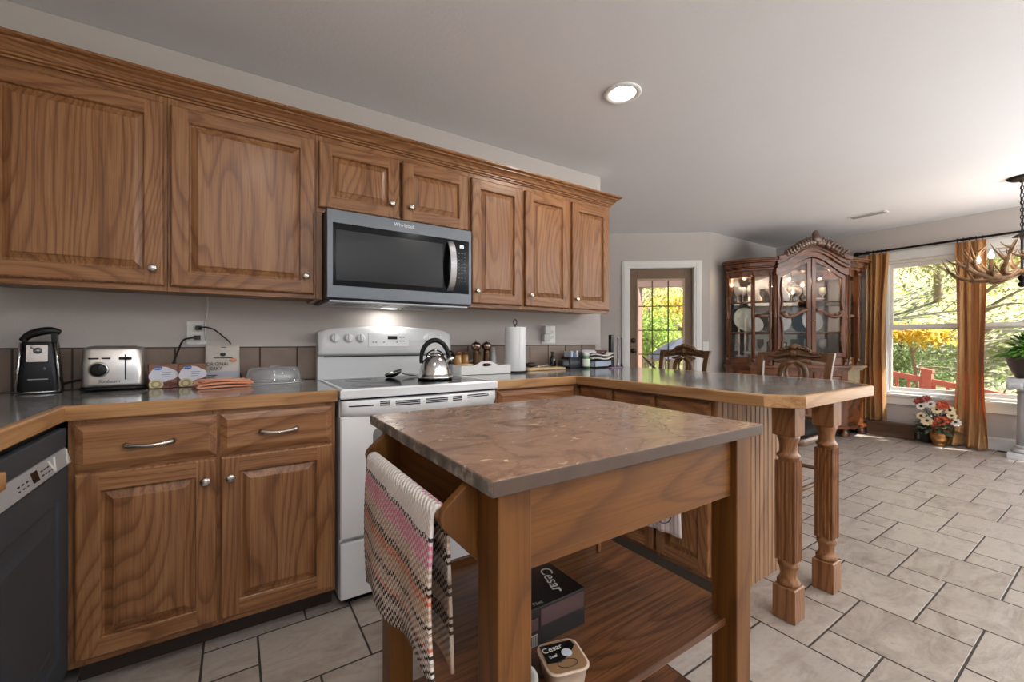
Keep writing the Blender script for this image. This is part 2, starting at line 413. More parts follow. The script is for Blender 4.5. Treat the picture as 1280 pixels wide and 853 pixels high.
door = thing('door_1', 'brown garden door with a grid of glass panes in white casing', 'door', FD(0.5875, 0, 0), kind='structure')
bm = B(); n0, n1 = -0.085, -0.04
S0, S1, G0, G1, Z0, Z1, ZT = 0.207, 0.968, 0.297, 0.882, 0.36, 1.905, 2.028
for s0, s1, z0, z1 in ((S0, G0, 0.005, ZT), (G1, S1, 0.005, ZT), (G0, G1, 0.005, Z0), (G0, G1, Z1, ZT)): dbox(bm, s0, s1, z0, z1, n0, n1)
obj('door_panel', bm, DOORW, door, bev=0.003)
bm = B()
for s0, s1, z0, z1 in ((G0, G0 + .022, Z0, Z1), (G1 - .022, G1, Z0, Z1), (G0 + .022, G1 - .022, Z0, Z0 + .022), (G0 + .022, G1 - .022, Z1 - .022, Z1)): dbox(bm, s0, s1, z0, z1, n1, n1 + .012)
obj('glazing_bead', bm, mat('tan_bead', srgb(176, 152, 124), 0.5), door, bev=0.003)
bm = B()
for i in (1, 2):
    s = G0 + (G1 - G0) * i / 3; dbox(bm, s - .007, s + .007, Z0 + .022, Z1 - .022, -0.058, -0.046)
for i in range(1, 5):
    z = Z1 - 0.345 - 0.302 * (i - 1); dbox(bm, G0 + .022, G1 - .022, z - .006, z + .006, -0.0605, -0.0475)
obj('glazing_bar', bm, mat('dark_muntin', srgb(66, 58, 50), 0.5), door)
bm = B(); dbox(bm, G0, G1, Z0, Z1, -0.068, -0.064); obj('pane', bm, PANE, door)
bm = B(); T = Matrix.Translation(FD(0.925, 1.0, -0.04)) @ Vector((-DN.x, -DN.y, 0)).to_track_quat('Z', 'Y').to_matrix().to_4x4()
lathe(bm, [(0, 0), (.032, 0), (.032, .006), (.012, .012), (.011, .03), (.026, .04), (.028, .052), (.018, .064), (0, .066)], M=T, seg=16)
T2 = Matrix.Translation(FD(0.925, 1.13, -0.04)) @ T.to_3x3().to_4x4()
lathe(bm, [(0, 0), (.03, 0), (.03, .012), (.02, .018), (0, .018)], M=T2, seg=16)
obj('door_knob', bm, mat('dark_bronze', srgb(60, 46, 36), 0.35, 0.9), door)
# baseboards
bm = B(); box(bm, 6.532, 6.55, -3.4, 2.98, 0, 0.115); box(bm, 6.538, 6.55, -3.4, 2.98, 0.115, 0.128); struct('baseboard_right', bm, WHITE, bev=0.003)
bm = B(); box(bm, 4.90, 6.53, 2.962, 2.98, 0, 0.115); struct('baseboard_dining', bm, WHITE, bev=0.003)
bm = B(); dbox(bm, 0.012, 0.105, 0, 0.115, 0, 0.016); dbox(bm, 1.07, 2.9, 0, 0.115, 0, 0.016); struct('baseboard_angled', bm, WHITE, bev=0.003)
# dining windows: sash windows set in the right wall
def sash_window(n, y0, y1, label):
    t = thing('window_%d' % n, label, 'window', (6.61, (y0 + y1) / 2, WZ0), kind='structure')
    bm = B()
    for a in ((y0, y0 + .02, WZ0, WZ1), (y1 - .02, y1, WZ0, WZ1), (y0 + .02, y1 - .02, WZ0, WZ0 + .025), (y0 + .02, y1 - .02, WZ1 - .03, WZ1)): box(bm, 6.565, 6.655, *a)
    obj('window_frame', bm, WHITE, t, bev=0.003)
    zm = 1.285
    for nm, xa, xb, z0, z1 in (('upper_sash', 6.612, 6.642, zm - .03, WZ1 - .035), ('lower_sash', 6.578, 6.608, WZ0 + .03, zm + .03)):
        bm = B()
        for a in ((y0 + .02, y0 + .046, z0, z1), (y1 - .046, y1 - .02, z0, z1), (y0 + .046, y1 - .046, z0, z0 + .045), (y0 + .046, y1 - .046, z1 - .045, z1)): box(bm, xa, xb, *a)
        s = obj(nm, bm, WHITE, t, bev=0.003)
        bm = B(); box(bm, xa + .013, xa + .017, y0 + .044, y1 - .044, z0 + .043, z1 - .043); obj('pane', bm, PANE, s)
sash_window(1, 1.05, 1.745, 'white sash window between the left curtain and the middle curtain')
sash_window(2, 0.36, 1.03, 'white sash window behind the potted plant')
sash_window(3, -0.33, 0.34, 'white sash window past the right edge of the photo')
sash_window(4, -1.02, -0.35, 'white sash window second past the right edge of the photo')
sash_window(5, -1.66, -1.04, 'white sash window third past the right edge of the photo')
sash_window(6, -2.30, -1.68, 'white sash window furthest past the right edge of the photo')
bm = B()
box(bm, 6.53, 6.55, WY0 - .09, WY1 + .085, WZ1, WZ1 + .09); box(bm, 6.524, 6.55, WY0 - .1, WY1 + .095, WZ1 + .09, WZ1 + .105)
box(bm, 6.53, 6.55, WY1 - .004, WY1 + .06, WZ0, WZ1)
box(bm, 6.50, 6.58, WY0 - .1, WY1 + .10, WZ0 - .028, WZ0); box(bm, 6.53, 6.55, WY0 - .09, WY1 + .085, WZ0 - .125, WZ0 - .028)
for y in (1.04, 0.35, -0.34, -1.03, -1.67): box(bm, 6.548, 6.60, y - .012, y + .012, WZ0, WZ1)
struct('trim_2', bm, WHITE, bev=0.004)
# unseen eave, added to trim the sun through the dining windows
bm = B(); box(bm, 6.67, 7.20, -3.6, 3.2, 2.47, 2.60); struct('trim_3', bm, mat('soffit', srgb(214, 208, 200), 0.7))

# ------------------------------------------------------------------ backsplash
SLATE = mat('slate_backsplash', srgb(122, 104, 90), 0.45, noise=0.3, nscale=9, bump=0.2, bscale=40)
bm = B(); x = -1.075
while x < 2.44:
    x1 = min(x + 0.166, 2.447)
    if x < -0.44: pass
    box(bm, x + .0025, x1 - .0025, 2.478, 2.4895, 0.917, 1.084); x += 0.1685
box(bm, -1.08, 2.45, 2.484, 2.4898, 0.915, 1.090, 1)
bx = struct('trim_4', bm, [SLATE, mat('dark_grout', srgb(62, 54, 48), 0.8)])

# ------------------------------------------------------------------ cabinets
FYf = lambda y0: (lambda u, v, n: (u, y0 - n, v))
FXf = lambda x0: (lambda u, v, n: (x0 - n, u, v))
def raised_door(name, u0, u1, v0, v1, F, parent, hmi=1, st=0.058, t=0.02, bot=None, gap_top=None):
    bm = B()
    e = 0.007
    rring(bm, [ins(u0, u1, v0, v1, 0, 0), ins(u0, u1, v0, v1, 0, t - .007), ins(u0, u1, v0, v1, e * .5, t - .002), ins(u0, u1, v0, v1, e, t)], F, 0, fill=False)
    a0, a1, b0, b1 = u0 + e, u1 - e, v0 + e, v1 - e; c0, c1, d0, d1 = u0 + st, u1 - st, v0 + st, v1 - st
    for q, mi in ((((a0, b0), (c0, b0), (c0, b1), (a0, b1)), 0), (((c1, b0), (a1, b0), (a1, b1), (c1, b1)), 0),
                  (((c0, b0), (c1, b0), (c1, d0), (c0, d0)), hmi), (((c0, d1), (c1, d1), (c1, b1), (c0, b1)), hmi)):
        face(bm, [F(u, v, t) for u, v in q], mi)
    R_ = [ins(c0, c1, d0, d1, 0, t), ins(c0, c1, d0, d1, .003, t - .003), ins(c0, c1, d0, d1, .0045, t - .013), ins(c0, c1, d0, d1, .010, t - .013), ins(c0, c1, d0, d1, .031, t - .004), ins(c0, c1, d0, d1, .032, t - .0012), ins(c0, c1, d0, d1, .034, t - .0005)]
    rring(bm, R_, F, 0)
    return obj(name, bm, OAKT, parent)
def drawer_front(u0, u1, v0, v1, F, parent, hmi=1, t=0.02):
    bm = B()
    rring(bm, [ins(u0, u1, v0, v1, 0, 0), ins(u0, u1, v0, v1, 0, t * .45), ins(u0, u1, v0, v1, .006, t * .62), ins(u0, u1, v0, v1, .020, t * .95), ins(u0, u1, v0, v1, .022, t)], F, hmi)
    return obj('drawer', bm, OAKT, parent)
def knob(p, nrm, parent, r=0.0155):
    M = Matrix.Translation(Vector(p)) @ Vector(nrm).to_track_quat('Z', 'Y').to_matrix().to_4x4()
    bm = B(); lathe(bm, [(0, 0), (.008, 0), (.006, .006), (.006, .012), (r * .8, .016), (r, .020), (r * .95, .024), (r * .6, .027), (0, .028)], M=M, seg=20)
    return obj('knob', bm, NICKEL, parent)
def pull(p, ux, nrm, parent, L=0.122):
    ux = Vector(ux); nv = Vector(nrm); p = Vector(p)
    bm = B()
    pts = [p + ux * (L * (s - .5)) + nv * (.006 + .022 * math.sin(PI * s) ** .6) + Vector((0, 0, -.004 * math.sin(PI * s))) for s in [i / 16 for i in range(17)]]
    tube(bm, pts, [.0095 if i in (0, 1, 15, 16) else (.0078 if i in (2, 3, 13, 14) else .0062) for i in range(17)], 10)
    for s in (-.5, .5):
        c = p + ux * L * s; M = Matrix.Translation(c) @ nv.to_track_quat('Z', 'Y').to_matrix().to_4x4()
        lathe(bm, [(0, 0), (.009, 0), (.008, .004), (.006, .01), (0, .011)], M=M, seg=12)
    return obj('pull', bm, NICKEL, parent)
UZ0, UZ1, UF = 1.318, 2.105, 2.19
def upper_cab(x0, x1, z0, label, doors, end=False):
    t = thing('wall_cabinet', label, 'cabinet', ((x0 + x1) / 2, 2.34, z0), group='oak wall cabinets over the counter')
    bm = B()
    box(bm, x0 + .0005, x1 - .0005, UF + .018, 2.4895, z0 + .012, UZ1 - .004, 0)
    s = 0.038
    for a in ((x0 + .0005, x0 + s, z0, UZ1), (x1 - s, x1 - .0005, z0, UZ1)): box(bm, a[0], a[1], UF, UF + .0185, a[2], a[3], 0)
    box(bm, x0 + s, x1 - s, UF, UF + .0185, z0, z0 + .04, 1); box(bm, x0 + s, x1 - s, UF, UF + .0185, UZ1 - .04, UZ1, 1)
    obj('body', bm, OAKT, t, bev=0.0012)
    for u0, u1, v0, v1, kx, kz in doors:
        d = raised_door('door', u0, u1, v0, v1, FYf(UF - .0005), t)
        knob((kx, UF - .0205, kz), (0, -1, 0), d)
    return t
DT, DB = 2.075, 1.340
upper_cab(-0.765, -0.231, UZ0, 'wide oak wall cabinet at the left edge, above the can opener', [(-0.742, -0.241, DB, DT, -0.273, 1.404)])
wc = upper_cab(-0.231, 0.320, UZ0, 'wide oak wall cabinet just left of the microwave', [(-0.221, 0.311, DB, DT, 0.274, 1.420)])
bm = B(); box(bm, 0.3202, 0.3475, UF, 2.4895, UZ0, 1.7365); obj('filler_strip', bm, OAK['z'], wc, bev=0.001)
upper_cab(0.320, 1.138, 1.737, 'short two-door oak wall cabinet directly above the microwave', [(0.330, 0.722, 1.757, DT, 0.676, 1.830), (0.738, 1.128, 1.757, DT, 0.779, 1.830)])
upper_cab(1.138, 1.521, UZ0, 'narrow oak wall cabinet directly right of the microwave', [(1.150, 1.509, DB, DT, 1.180, 1.412)])
upper_cab(1.521, 1.914, UZ0, 'narrow oak wall cabinet second right of the microwave', [(1.533, 1.901, DB, DT, 1.570, 1.410)])
upper_cab(1.914, 2.300, UZ0, 'narrow oak wall cabinet at the right end of the row', [(1.927, 2.285, DB, DT, 1.957, 1.407)])
# crown moulding along the tops
def sweep_miter(bm, prof, mi=0):
    X0, X1, YF, YW = -1.084, 2.300, UF, 2.489
    rows = []
    for k, (o, z) in enumerate(prof):
        rows.append([bm.verts.new(p) for p in ((X0, YF - o, z), (X1 + o, YF - o, z), (X1 + o, YW, z))])
    n = len(prof)
    for i in range(n):
        a, b_ = rows[i], rows[(i + 1) % n]
        for k in (0, 1):
            f = bm.faces.new((a[k], a[k + 1], b_[k + 1], b_[k])); f.material_index = 1 if k == 0 else 2
    bm.faces.new([r[0] for r in rows]); bm.faces.new([r[2] for r in rows][::-1])
bm = B()
sweep_miter(bm, [(-.02, 2.105), (.008, 2.105), (.008, 2.112), (.017, 2.114), (.017, 2.121), (.024, 2.124), (.030, 2.134), (.040, 2.144), (.052, 2.151), (.052, 2.158), (.062, 2.161), (.068, 2.166), (.068, 2.174), (-.02, 2.174)])
for o in (solo('crown_moulding', bm, OAKT, 'long stepped oak crown moulding along the tops of the wall cabinets', 'moulding'),): pass

# base cabinets
BT = 0.872
def base_body(bm, x0, x1, yf, yb, toe=True):
    box(bm, x0, x1, yf + .019, yb, 0.09, BT, 0)
t = thing('base_cabinet', 'oak base cabinet with two drawers and two doors left of the range', 'cabinet', (-0.043, 2.17, 0), group='oak base cabinets')
bm = B(); box(bm, -0.428, 0.345, 1.8785, 2.485, 0.085, BT, 0)
for a in ((-0.438, -0.395), (-0.072, -0.032), (0.305, 0.345)): box(bm, a[0], a[1], 1.86, 1.8795, 0.085, BT, 0)
for a in ((0.085, 0.125), (0.69, 0.715), (0.845, BT)):
    box(bm, -0.395, -0.072, 1.86, 1.879, a[0], a[1], 1); box(bm, -0.032, 0.305, 1.86, 1.879, a[0], a[1], 1)
obj('body', bm, OAKT, t, bev=0.001)
bm = B(); box(bm, -0.428, 0.345, 1.93, 1.945, 0.0, 0.085); obj('toe_kick', bm, mat('dark_toe_kick', srgb(44, 32, 24), 0.7), t)
Fb = FYf(1.8595)
for u0, u1, px in ((-0.421, -0.058, -0.238), (-0.047, 0.330, 0.140)):
    d = drawer_front(u0, u1, 0.708, 0.852, Fb, t); pull((px, 1.8395, 0.777), (1, 0, 0), (0, -1, 0), d)
for u0, u1, kx in ((-0.421, -0.057, -0.088), (-0.046, 0.332, -0.015)):
    d = raised_door('door', u0, u1, 0.108, 0.698, Fb, t); knob((kx, 1.8395, 0.622), (0, -1, 0), d)
# dishwasher run along the left wall
DW = mat('charcoal_dishwasher', srgb(54, 61, 68), 0.45, spec=0.3)
DWS = mat('silver_panel', srgb(176, 178, 180), 0.4, 0.3)
FL = lambda x0: (lambda u, v, n: (x0 + n, u, v))
t = thing('dishwasher', 'charcoal dishwasher with a silver control band at the left edge', 'dishwasher', (-0.74, 1.535, 0))
bm = B(); box(bm, -1.05, -0.458, 1.235, 1.842, 0.09, 0.868); obj('body', bm, BLACK, t, bev=0.003)
bm = B(); box(bm, -0.55, -0.50, 1.24, 1.84, 0.0, 0.09); obj('toe_kick', bm, BLACK, t)
bm = B(); F_ = FL(-0.4575); u0, u1, v0, v1 = 1.238, 1.838, 0.10, 0.735
rring(bm, [ins(u0, u1, v0, v1, 0, 0), ins(u0, u1, v0, v1, 0, .022), ins(u0, u1, v0, v1, .004, .026), ins(u0, u1, v0, v1, .085, .026), ins(u0, u1, v0, v1, .092, .021), ins(u0, u1, v0, v1, .130, .021), ins(u0, u1, v0, v1, .150, .026)], F_)
obj('door', bm, DW, t)
bm = B(); box(bm, -0.4575, -0.436, 1.238, 1.838, 0.792, 0.850); obj('vent_strip', bm, DW, t, bev=0.003)
bm = B(); prism(bm, [(-0.4575, 0.738), (-0.424, 0.742), (-0.436, 0.790), (-0.4575, 0.792)], 1.238, 1.838, lambda u, v, a: (u, a, v))
cp = obj('control_panel', bm, DWS, t, bev=0.003)
NP = Vector((0.048, 0, 0.012)).normalized()
FP = lambda u, v, n: Vector((-0.424, u, 0.742)) + Vector((-0.012, 0, 0.048)) * v + NP * n
def pan(bm, u0, u1, v0, v1, n=.0008): prism(bm, [(u0, v0), (u1, v0), (u1, v1), (u0, v1)], 0.0, n, FP)
bm = B(); pan(bm, 1.555, 1.595, 0.25, 0.80); obj('display', bm, BLKGL, cp)
bm = B()
for k in range(4):
    for j in (0.3, 0.55): pan(bm, 1.615 + k * .022, 1.628 + k * .022, j, j + .08)
obj('buttons', bm, BLACK, cp); bm = B()
for k in range(3): pan(bm, 1.47 + k * .025, 1.482 + k * .025, 0.5, 0.58); pan(bm, 1.47 + k * .025, 1.479 + k * .025, 0.3, 0.36)
obj('buttons', bm, BLACK, cp)
bm = B()
prism(bm, [(1.672, .88), (1.684, .88), (1.702, .34), (1.720, .88), (1.732, .88), (1.708, .12), (1.696, .12)], 0.0, .0012, FP)
obj('badge', bm, WHITE, cp)
bm = B(); prism(bm, [(1.80, .12), (1.812, .12), (1.836, .88), (1.824, .88)], 0.0, .0012, FP); obj('end_line', bm, WHITE, cp)
t = thing('base_cabinet', 'oak base cabinet under the left counter, past the dishwasher', 'cabinet', (-0.75, 0.93, 0), group='oak base cabinets')
bm = B(); box(bm, -1.08, -0.46, 0.63, 1.232, 0.085, BT, 0); obj('body', bm, OAKT, t, bev=0.002)
bm = B(); box(bm, -1.08, -0.52, 0.63, 1.232, 0.0, 0.085); obj('toe_kick', bm, GREYK, t)
d = drawer_front(0.64, 1.222, 0.695, 0.815, FL(-0.4595), t, 2); pull((-0.4395, 0.93, 0.755), (0, 1, 0), (1, 0, 0), d)
raised_door('door', 0.64, 1.222, 0.105, 0.685, FL(-0.4595), t, 2)
bm = B(); box(bm, -0.4595, -0.366, 0.66, 1.205, 0.832, 0.866)
solo('pull_out_board', bm, EDGE['y'], 'oak pull-out board edge under the counter at the left edge of the photo', 'board', bev=0.003)
# corner cabinet right of the range
t = thing('base_cabinet', 'oak base cabinet with one drawer in the corner right of the range', 'cabinet', (1.40, 2.17, 0), group='oak base cabinets')
bm = B(); box(bm, 1.122, 1.682, 1.8795, 2.485, 0.085, BT, 0)
for a in ((1.122, 1.146), (1.646, 1.682)): box(bm, a[0], a[1], 1.86, 1.8795, 0.085, BT, 0)
for a in ((0.085, 0.125), (0.69, 0.715), (0.848, BT)): box(bm, 1.146, 1.646, 1.86, 1.879, a[0], a[1], 1)
obj('body', bm, OAKT, t, bev=0.001)
bm = B(); box(bm, 1.122, 1.682, 1.93, 1.945, 0, 0.085); obj('toe_kick', bm, GREYK, t)
d = drawer_front(1.132, 1.652, 0.708, 0.855, Fb, t); pull((1.39, 1.8395, 0.777), (1, 0, 0), (0, -1, 0), d)
raised_door('door', 1.132, 1.652, 0.108, 0.698, Fb, t)
# peninsula cabinets (kitchen side faces -x)
t = thing('peninsula_cabinet', 'oak peninsula cabinet with beaded end panel under the bar counter', 'cabinet', (1.97, 1.44, 0), group='oak base cabinets')
PF = 1.70
bm = B(); box(bm, PF + .0195, 2.235, 1.012, 1.858, 0.085, BT, 0); box(bm, 1.6825, 2.235, 1.859, 2.485, 0.085, BT, 0)
for a in ((1.012, 1.045), (1.29, 1.325), (1.565, 1.60), (1.83, 1.858)): box(bm, PF, PF + .0195, a[0], a[1], 0.085, BT, 0)
for y0, y1 in ((1.045, 1.29), (1.325, 1.565), (1.60, 1.83)):
    for a in ((0.085, 0.125), (0.69, 0.715), (0.848, BT)): box(bm, PF, PF + .019, y0, y1, a[0], a[1], 2)
obj('body', bm, OAKT, t, bev=0.001)
bm = B(); box(bm, 1.76, 1.775, 1.012, 1.858, 0, 0.085); box(bm, 1.776, 2.225, 1.02, 2.48, 0, 0.085); obj('toe_kick', bm, mat('grey_toe_kick', srgb(120, 114, 108), 0.8), t)
Fp = FXf(PF - .0005)
for y0, y1 in ((1.03, 1.303), (1.314, 1.578), (1.589, 1.84)):
    drawer_front(y0, y1, 0.708, 0.855, Fp, t, 2)
    d = raised_door('door', y0, y1, 0.108, 0.698, Fp, t, 2, st=0.05); knob((PF - .0205, y1 - .03, 0.62), (-1, 0, 0), d)
bm = B(); pts = [(1.70, 1.0115)]
x = 1.70
while x < 2.235 - .001:
    x1 = min(x + .0385, 2.235)
    pts += [(x + .001, 1.000), (x1 - .006, 1.000), (x1 - .0045, .9975), (x1 - .002, .9975), (x1 - .001, 1.004), (x1, 1.004)]; x = x1
pts += [(2.235, 1.0115)]
prism(bm, pts, 0.0, BT, lambda u, v, a: (u, v, a), 0)
obj('beaded_panel', bm, wood('beadboard_oak', 'z', srgb(180, 142, 106), srgb(152, 114, 82), srgb(112, 78, 52), rings=5, sc=8), t)
# counter posts
def post(loc, label):
    t = thing('counter_post', label, 'post', loc, group='turned oak posts under the bar counter')
    def sq(bm, h0, h1, w, ch=.004):
        w2 = w / 2; rring(bm, [(-w2 + ch, w2 - ch, -w2 + ch, w2 - ch, h0), (-w2, w2, -w2, w2, h0 + ch), (-w2, w2, -w2, w2, h1 - ch), (-w2 + ch, w2 - ch, -w2 + ch, w2 - ch, h1)], lambda u, v, n: (u, v, n))
        f = bm.faces.new([bm.verts.new(p) for p in ((-w2 + ch, -w2 + ch, h0), (w2 - ch, -w2 + ch, h0), (w2 - ch, w2 - ch, h0), (-w2 + ch, w2 - ch, h0))])
    bm = B(); sq(bm, 0, 0.135, 0.083); obj('base_block', bm, OAK['z'], t, local=True)
    bm = B(); sq(bm, 0.738, 0.8715, 0.083); obj('top_block', bm, OAK['z'], t, local=True)
    bm = B(); lathe(bm, [(.034, .134), (.040, .140), (.041, .150), (.036, .158), (.031, .166), (.029, .178), (.031, .196), (.036, .208), (.039, .214), (.039, .222), (.034, .228), (.034, .236)], seg=28); obj('turned_neck', bm, OAK['z'], t, local=True)
    bm = B(); lathe(bm, [(.033, .636), (.034, .644), (.041, .650), (.042, .657), (.037, .664), (.032, .670), (.031, .690), (.034, .712), (.039, .726), (.040, .739)], seg=28)
    obj('turned_neck', bm, OAK['z'], t, local=True)
    pts = []; w = .0355; nfl = 5
    for s in range(4):
        for k in range(nfl):
            for fr_, dp in ((0.0, 0), (.12, 0), (.25, .0045), (.75, .0045), (.88, 0)):
                u = -w + 2 * w * (k + fr_) / nfl; p = (u, -w + dp)
                for _ in range(s): p = (-p[1], p[0])
                pts.append(p)
    bm = B(); prism(bm, pts, 0.234, 0.637); obj('fluted_shaft', bm, OAK['z'], t, local=True)
    return t
p1 = post((1.868, 0.803, 0), 'turned oak post with fluted shaft nearest the kitchen island')
dup(p1, (2.231, 0.803, 0), 0, 'turned oak post with fluted shaft on the dining side of the counter end')

# ------------------------------------------------------------------ counters
def slate_top():
    m, nt, b = nmat('slate_laminate'); tc = nt.nodes.new('ShaderNodeTexCoord')
    n1 = nt.nodes.new('ShaderNodeTexNoise'); n1.inputs['Scale'].default_value = 6; n1.inputs['Detail'].default_value = 6; n1.inputs['Distortion'].default_value = 1.2
    nt.links.new(tc.outputs['Object'], n1.inputs['Vector'])
    r = ramp(nt, n1.outputs['Fac'], [(0.3, srgb(98, 100, 102)), (0.5, srgb(126, 127, 127)), (0.66, srgb(156, 152, 146)), (0.75, srgb(110, 110, 112))])
    nt.links.new(r.outputs[0], b.inputs['Base Color']); b.inputs['Roughness'].default_value = 0.16; b.inputs['Coat Weight'].default_value = 0.35; b.inputs['Coat Roughness'].default_value = 0.06
    return m
STOP = slate_top()
def counter(name, label, outline, edges, group):
    # outline: laminate polygon; edges: list of (p, q, outward) front edges that carry an oak nosing
    t = thing(name, label, 'countertop', (sum(p[0] for p in outline) / len(outline), sum(p[1] for p in outline) / len(outline), BT), group=group)
    bm = B(); prism(bm, outline, BT + .0005, 0.914); obj('laminate_top', bm, STOP, t)
    bm = B(); path = edges; W = .019
    L = []
    for i, p in enumerate(path):
        ns = []
        for a, b_ in ((i - 1, i), (i, i + 1)):
            if a >= 0 and b_ < len(path):
                d = Vector(path[b_]) - Vector(path[a]); ns.append(Vector((d.y, -d.x)).normalized())
        n = (ns[0] + ns[-1]); n = n / n.dot(ns[0]) if len(ns) > 1 else ns[0]
        L.append((Vector(p), n))
    prof = [(0, BT - .004), (W - .002, BT - .004), (W, BT - .001), (W, 0.910), (W - .004, 0.9145), (0, 0.9145)]
    rows = [[bm.verts.new((p.x + n.x * o, p.y + n.y * o, z)) for o, z in prof] for p, n in L]
    for r0, r1, (pa, pb) in zip(rows, rows[1:], zip(path, path[1:])):
        mi = 0 if abs(pb[0] - pa[0]) > abs(pb[1] - pa[1]) else 1
        for k in range(len(prof)):
            f = bm.faces.new((r0[k], r0[(k + 1) % 6], r1[(k + 1) % 6], r1[k])); f.material_index = mi
    bm.faces.new(rows[0]); bm.faces.new(rows[-1][::-1])
    obj('oak_edge', bm, [EDGE['x'], EDGE['y']], t)
    return t
counter('countertop', 'L-shaped slate-look countertop with oak edge holding the toaster', [(-1.084, 0.2), (-0.459, 0.2), (-0.459, 1.860), (0.352, 1.860), (0.352, 2.476), (-1.084, 2.476)],
        [(-0.459, 0.2), (-0.459, 1.860), (0.352, 1.860)][::1], 'slate-look countertops')
counter('bar_countertop', 'slate-look bar countertop with clipped corners on the peninsula', [(1.118, 1.860), (1.679, 1.860), (1.679, 0.805), (1.757, 0.712), (2.43, 0.712), (2.61, 0.892), (2.61, 2.44), (2.513, 2.476), (1.118, 2.476)],
        [(1.118, 1.860), (1.679, 1.860), (1.679, 0.805), (1.757, 0.712), (2.43, 0.712), (2.61, 0.892), (2.61, 2.44)], 'slate-look countertops')
# ------------------------------------------------------------------ range
t = thing('range', 'white electric range with black glass cooktop between the base cabinets', 'stove', (0.737, 2.15, 0))
SX0, SX1 = 0.361, 1.111
bm = B(); box(bm, SX0, SX1, 1.862, 2.465, 0.035, 0.875); obj('body', bm, ENAMEL, t, bev=0.004)
bm = B(); box(bm, SX0 + .03, SX1 - .03, 1.885, 2.45, 0.0, 0.035); obj('foot_rail', bm, BLACK, t)
bm = B(); box(bm, SX0, SX1, 1.835, 1.8615, 0.04, 0.276); obj('storage_drawer', bm, ENAMEL, t, bev=0.006)
bm = B()
rring(bm, [ins(SX0, SX1, .292, .800, 0, 0), ins(SX0, SX1, .292, .800, 0, .024), ins(SX0, SX1, .292, .800, .006, .030)], FYf(1.8615)); d = obj('oven_door', bm, ENAMEL, t)
bm = B(); w0, w1, h0, h1 = 0.492, 0.980, 0.40, 0.745; r = .03
pts = []
for cx, cz, a0 in ((w1 - r, h1 - r, 0), (w0 + r, h1 - r, 90), (w0 + r, h0 + r, 180), (w1 - r, h0 + r, 270)):
    for k in range(7): a = math.radians(a0 + 15 * k); pts.append((cx + r * math.cos(a), cz + r * math.sin(a)))
prism(bm, pts, 1.8295, 1.834, lambda u, v, a: (u, a, v)); obj('oven_window', bm, mat('grey_oven_glass', srgb(96, 98, 100), 0.1, coat=0.4), d)
# bowed handle band with vent slots
def bow(u): s = (u - SX0) / (SX1 - SX0); return 1.838 - 0.046 * math.sin(PI * max(0, min(1, s))) ** 0.7
bm = B(); rows = []
for i in range(33):
    u = SX0 + .004 + (SX1 - SX0 - .008) * i / 32; y = bow(u); dz = .028 * math.sin(PI * i / 32) ** .6
    prof = [(1.8615, 0.868), (y + .004, 0.868), (y, 0.862), (y, 0.835), (y + .003, 0.822 - dz * .5), (y + .012, 0.806 - dz * .35), (1.8615, 0.800)]
    rows.append([bm.verts.new((u, a, z)) for a, z in prof])
for r0, r1 in zip(rows, rows[1:]):
    for k in range(7):
        f = bm.faces.new((r0[k], r0[(k + 1) % 7], r1[(k + 1) % 7], r1[k])); f.smooth = k in (1, 2, 3, 4)
bm.faces.new(rows[0]); bm.faces.new(rows[-1][::-1]); hb = obj('door_handle', bm, ENAMEL, d)
for u0, u1, zz in ((0.392, 0.49, (0.845,)), (0.515, 0.556, (0.843, 0.851, 0.859)), (0.58, 0.69, (0.840, 0.848, 0.856)), (0.715, 0.825, (0.840, 0.848, 0.856)), (0.85, 0.90, (0.840, 0.848, 0.856)), (0.93, 1.06, (0.848, 0.857))):
    for z in zz:
        bm = B(); n = 6
        for k in range(n):
            a, b_ = u0 + (u1 - u0) * k / n, u0 + (u1 - u0) * (k + 1) / n
            P = [(a, bow(a) - .0008, z - .0026), (b_, bow(b_) - .0008, z - .0026), (b_, bow(b_) - .0008, z + .0026), (a, bow(a) - .0008, z + .0026)]
            face(bm, P); face(bm, [(p[0], p[1] + .004, p[2]) for p in P][::-1])
        bmesh.ops.remove_doubles(bm, verts=bm.verts[:], dist=1e-6)
        obj('vent_slot', bm, BLACK, hb)
bm = B(); box(bm, SX0 + .004, SX1 - .004, 1.85, 1.862, 0.866, 0.879); obj('seam', bm, GREYK, t)
bm = B(); rring(bm, [ins(SX0 - .002, SX1 + .002, 1.822, 2.42, .004, .8765), ins(SX0 - .002, SX1 + .002, 1.822, 2.42, 0, .882), ins(SX0 - .002, SX1 + .002, 1.822, 2.42, 0, .910), ins(SX0 - .002, SX1 + .002, 1.822, 2.42, .007, .917), ins(SX0 - .002, SX1 + .002, 1.822, 2.42, .022, .9165), ins(SX0 - .002, SX1 + .002, 1.822, 2.42, .026, .9145)], lambda u, v, n: (u, v, n))
ct = obj('cooktop', bm, ENAMEL, t)
bm = B(); box(bm, SX0 + .022, SX1 - .022, 1.846, 2.398, 0.912, 0.9152); cg = obj('cooktop_glass', bm, BLKGL, ct)
BURN = mat('burner_mark', srgb(70, 70, 72), 0.4)
for cx, cy, rr in ((0.545, 1.99, .105), (0.93, 1.99, .085), (0.545, 2.25, .08), (0.93, 2.24, .105)):
    for ro in (rr, rr * .62):
        bm = B(); pts = [(cx + ro * math.cos(a), cy + ro * math.sin(a), .9153) for a in [2 * PI * k / 40 for k in range(40)]]
        tube(bm, pts, .0006, 4, closed=True); obj('burner_ring', bm, BURN, ct)
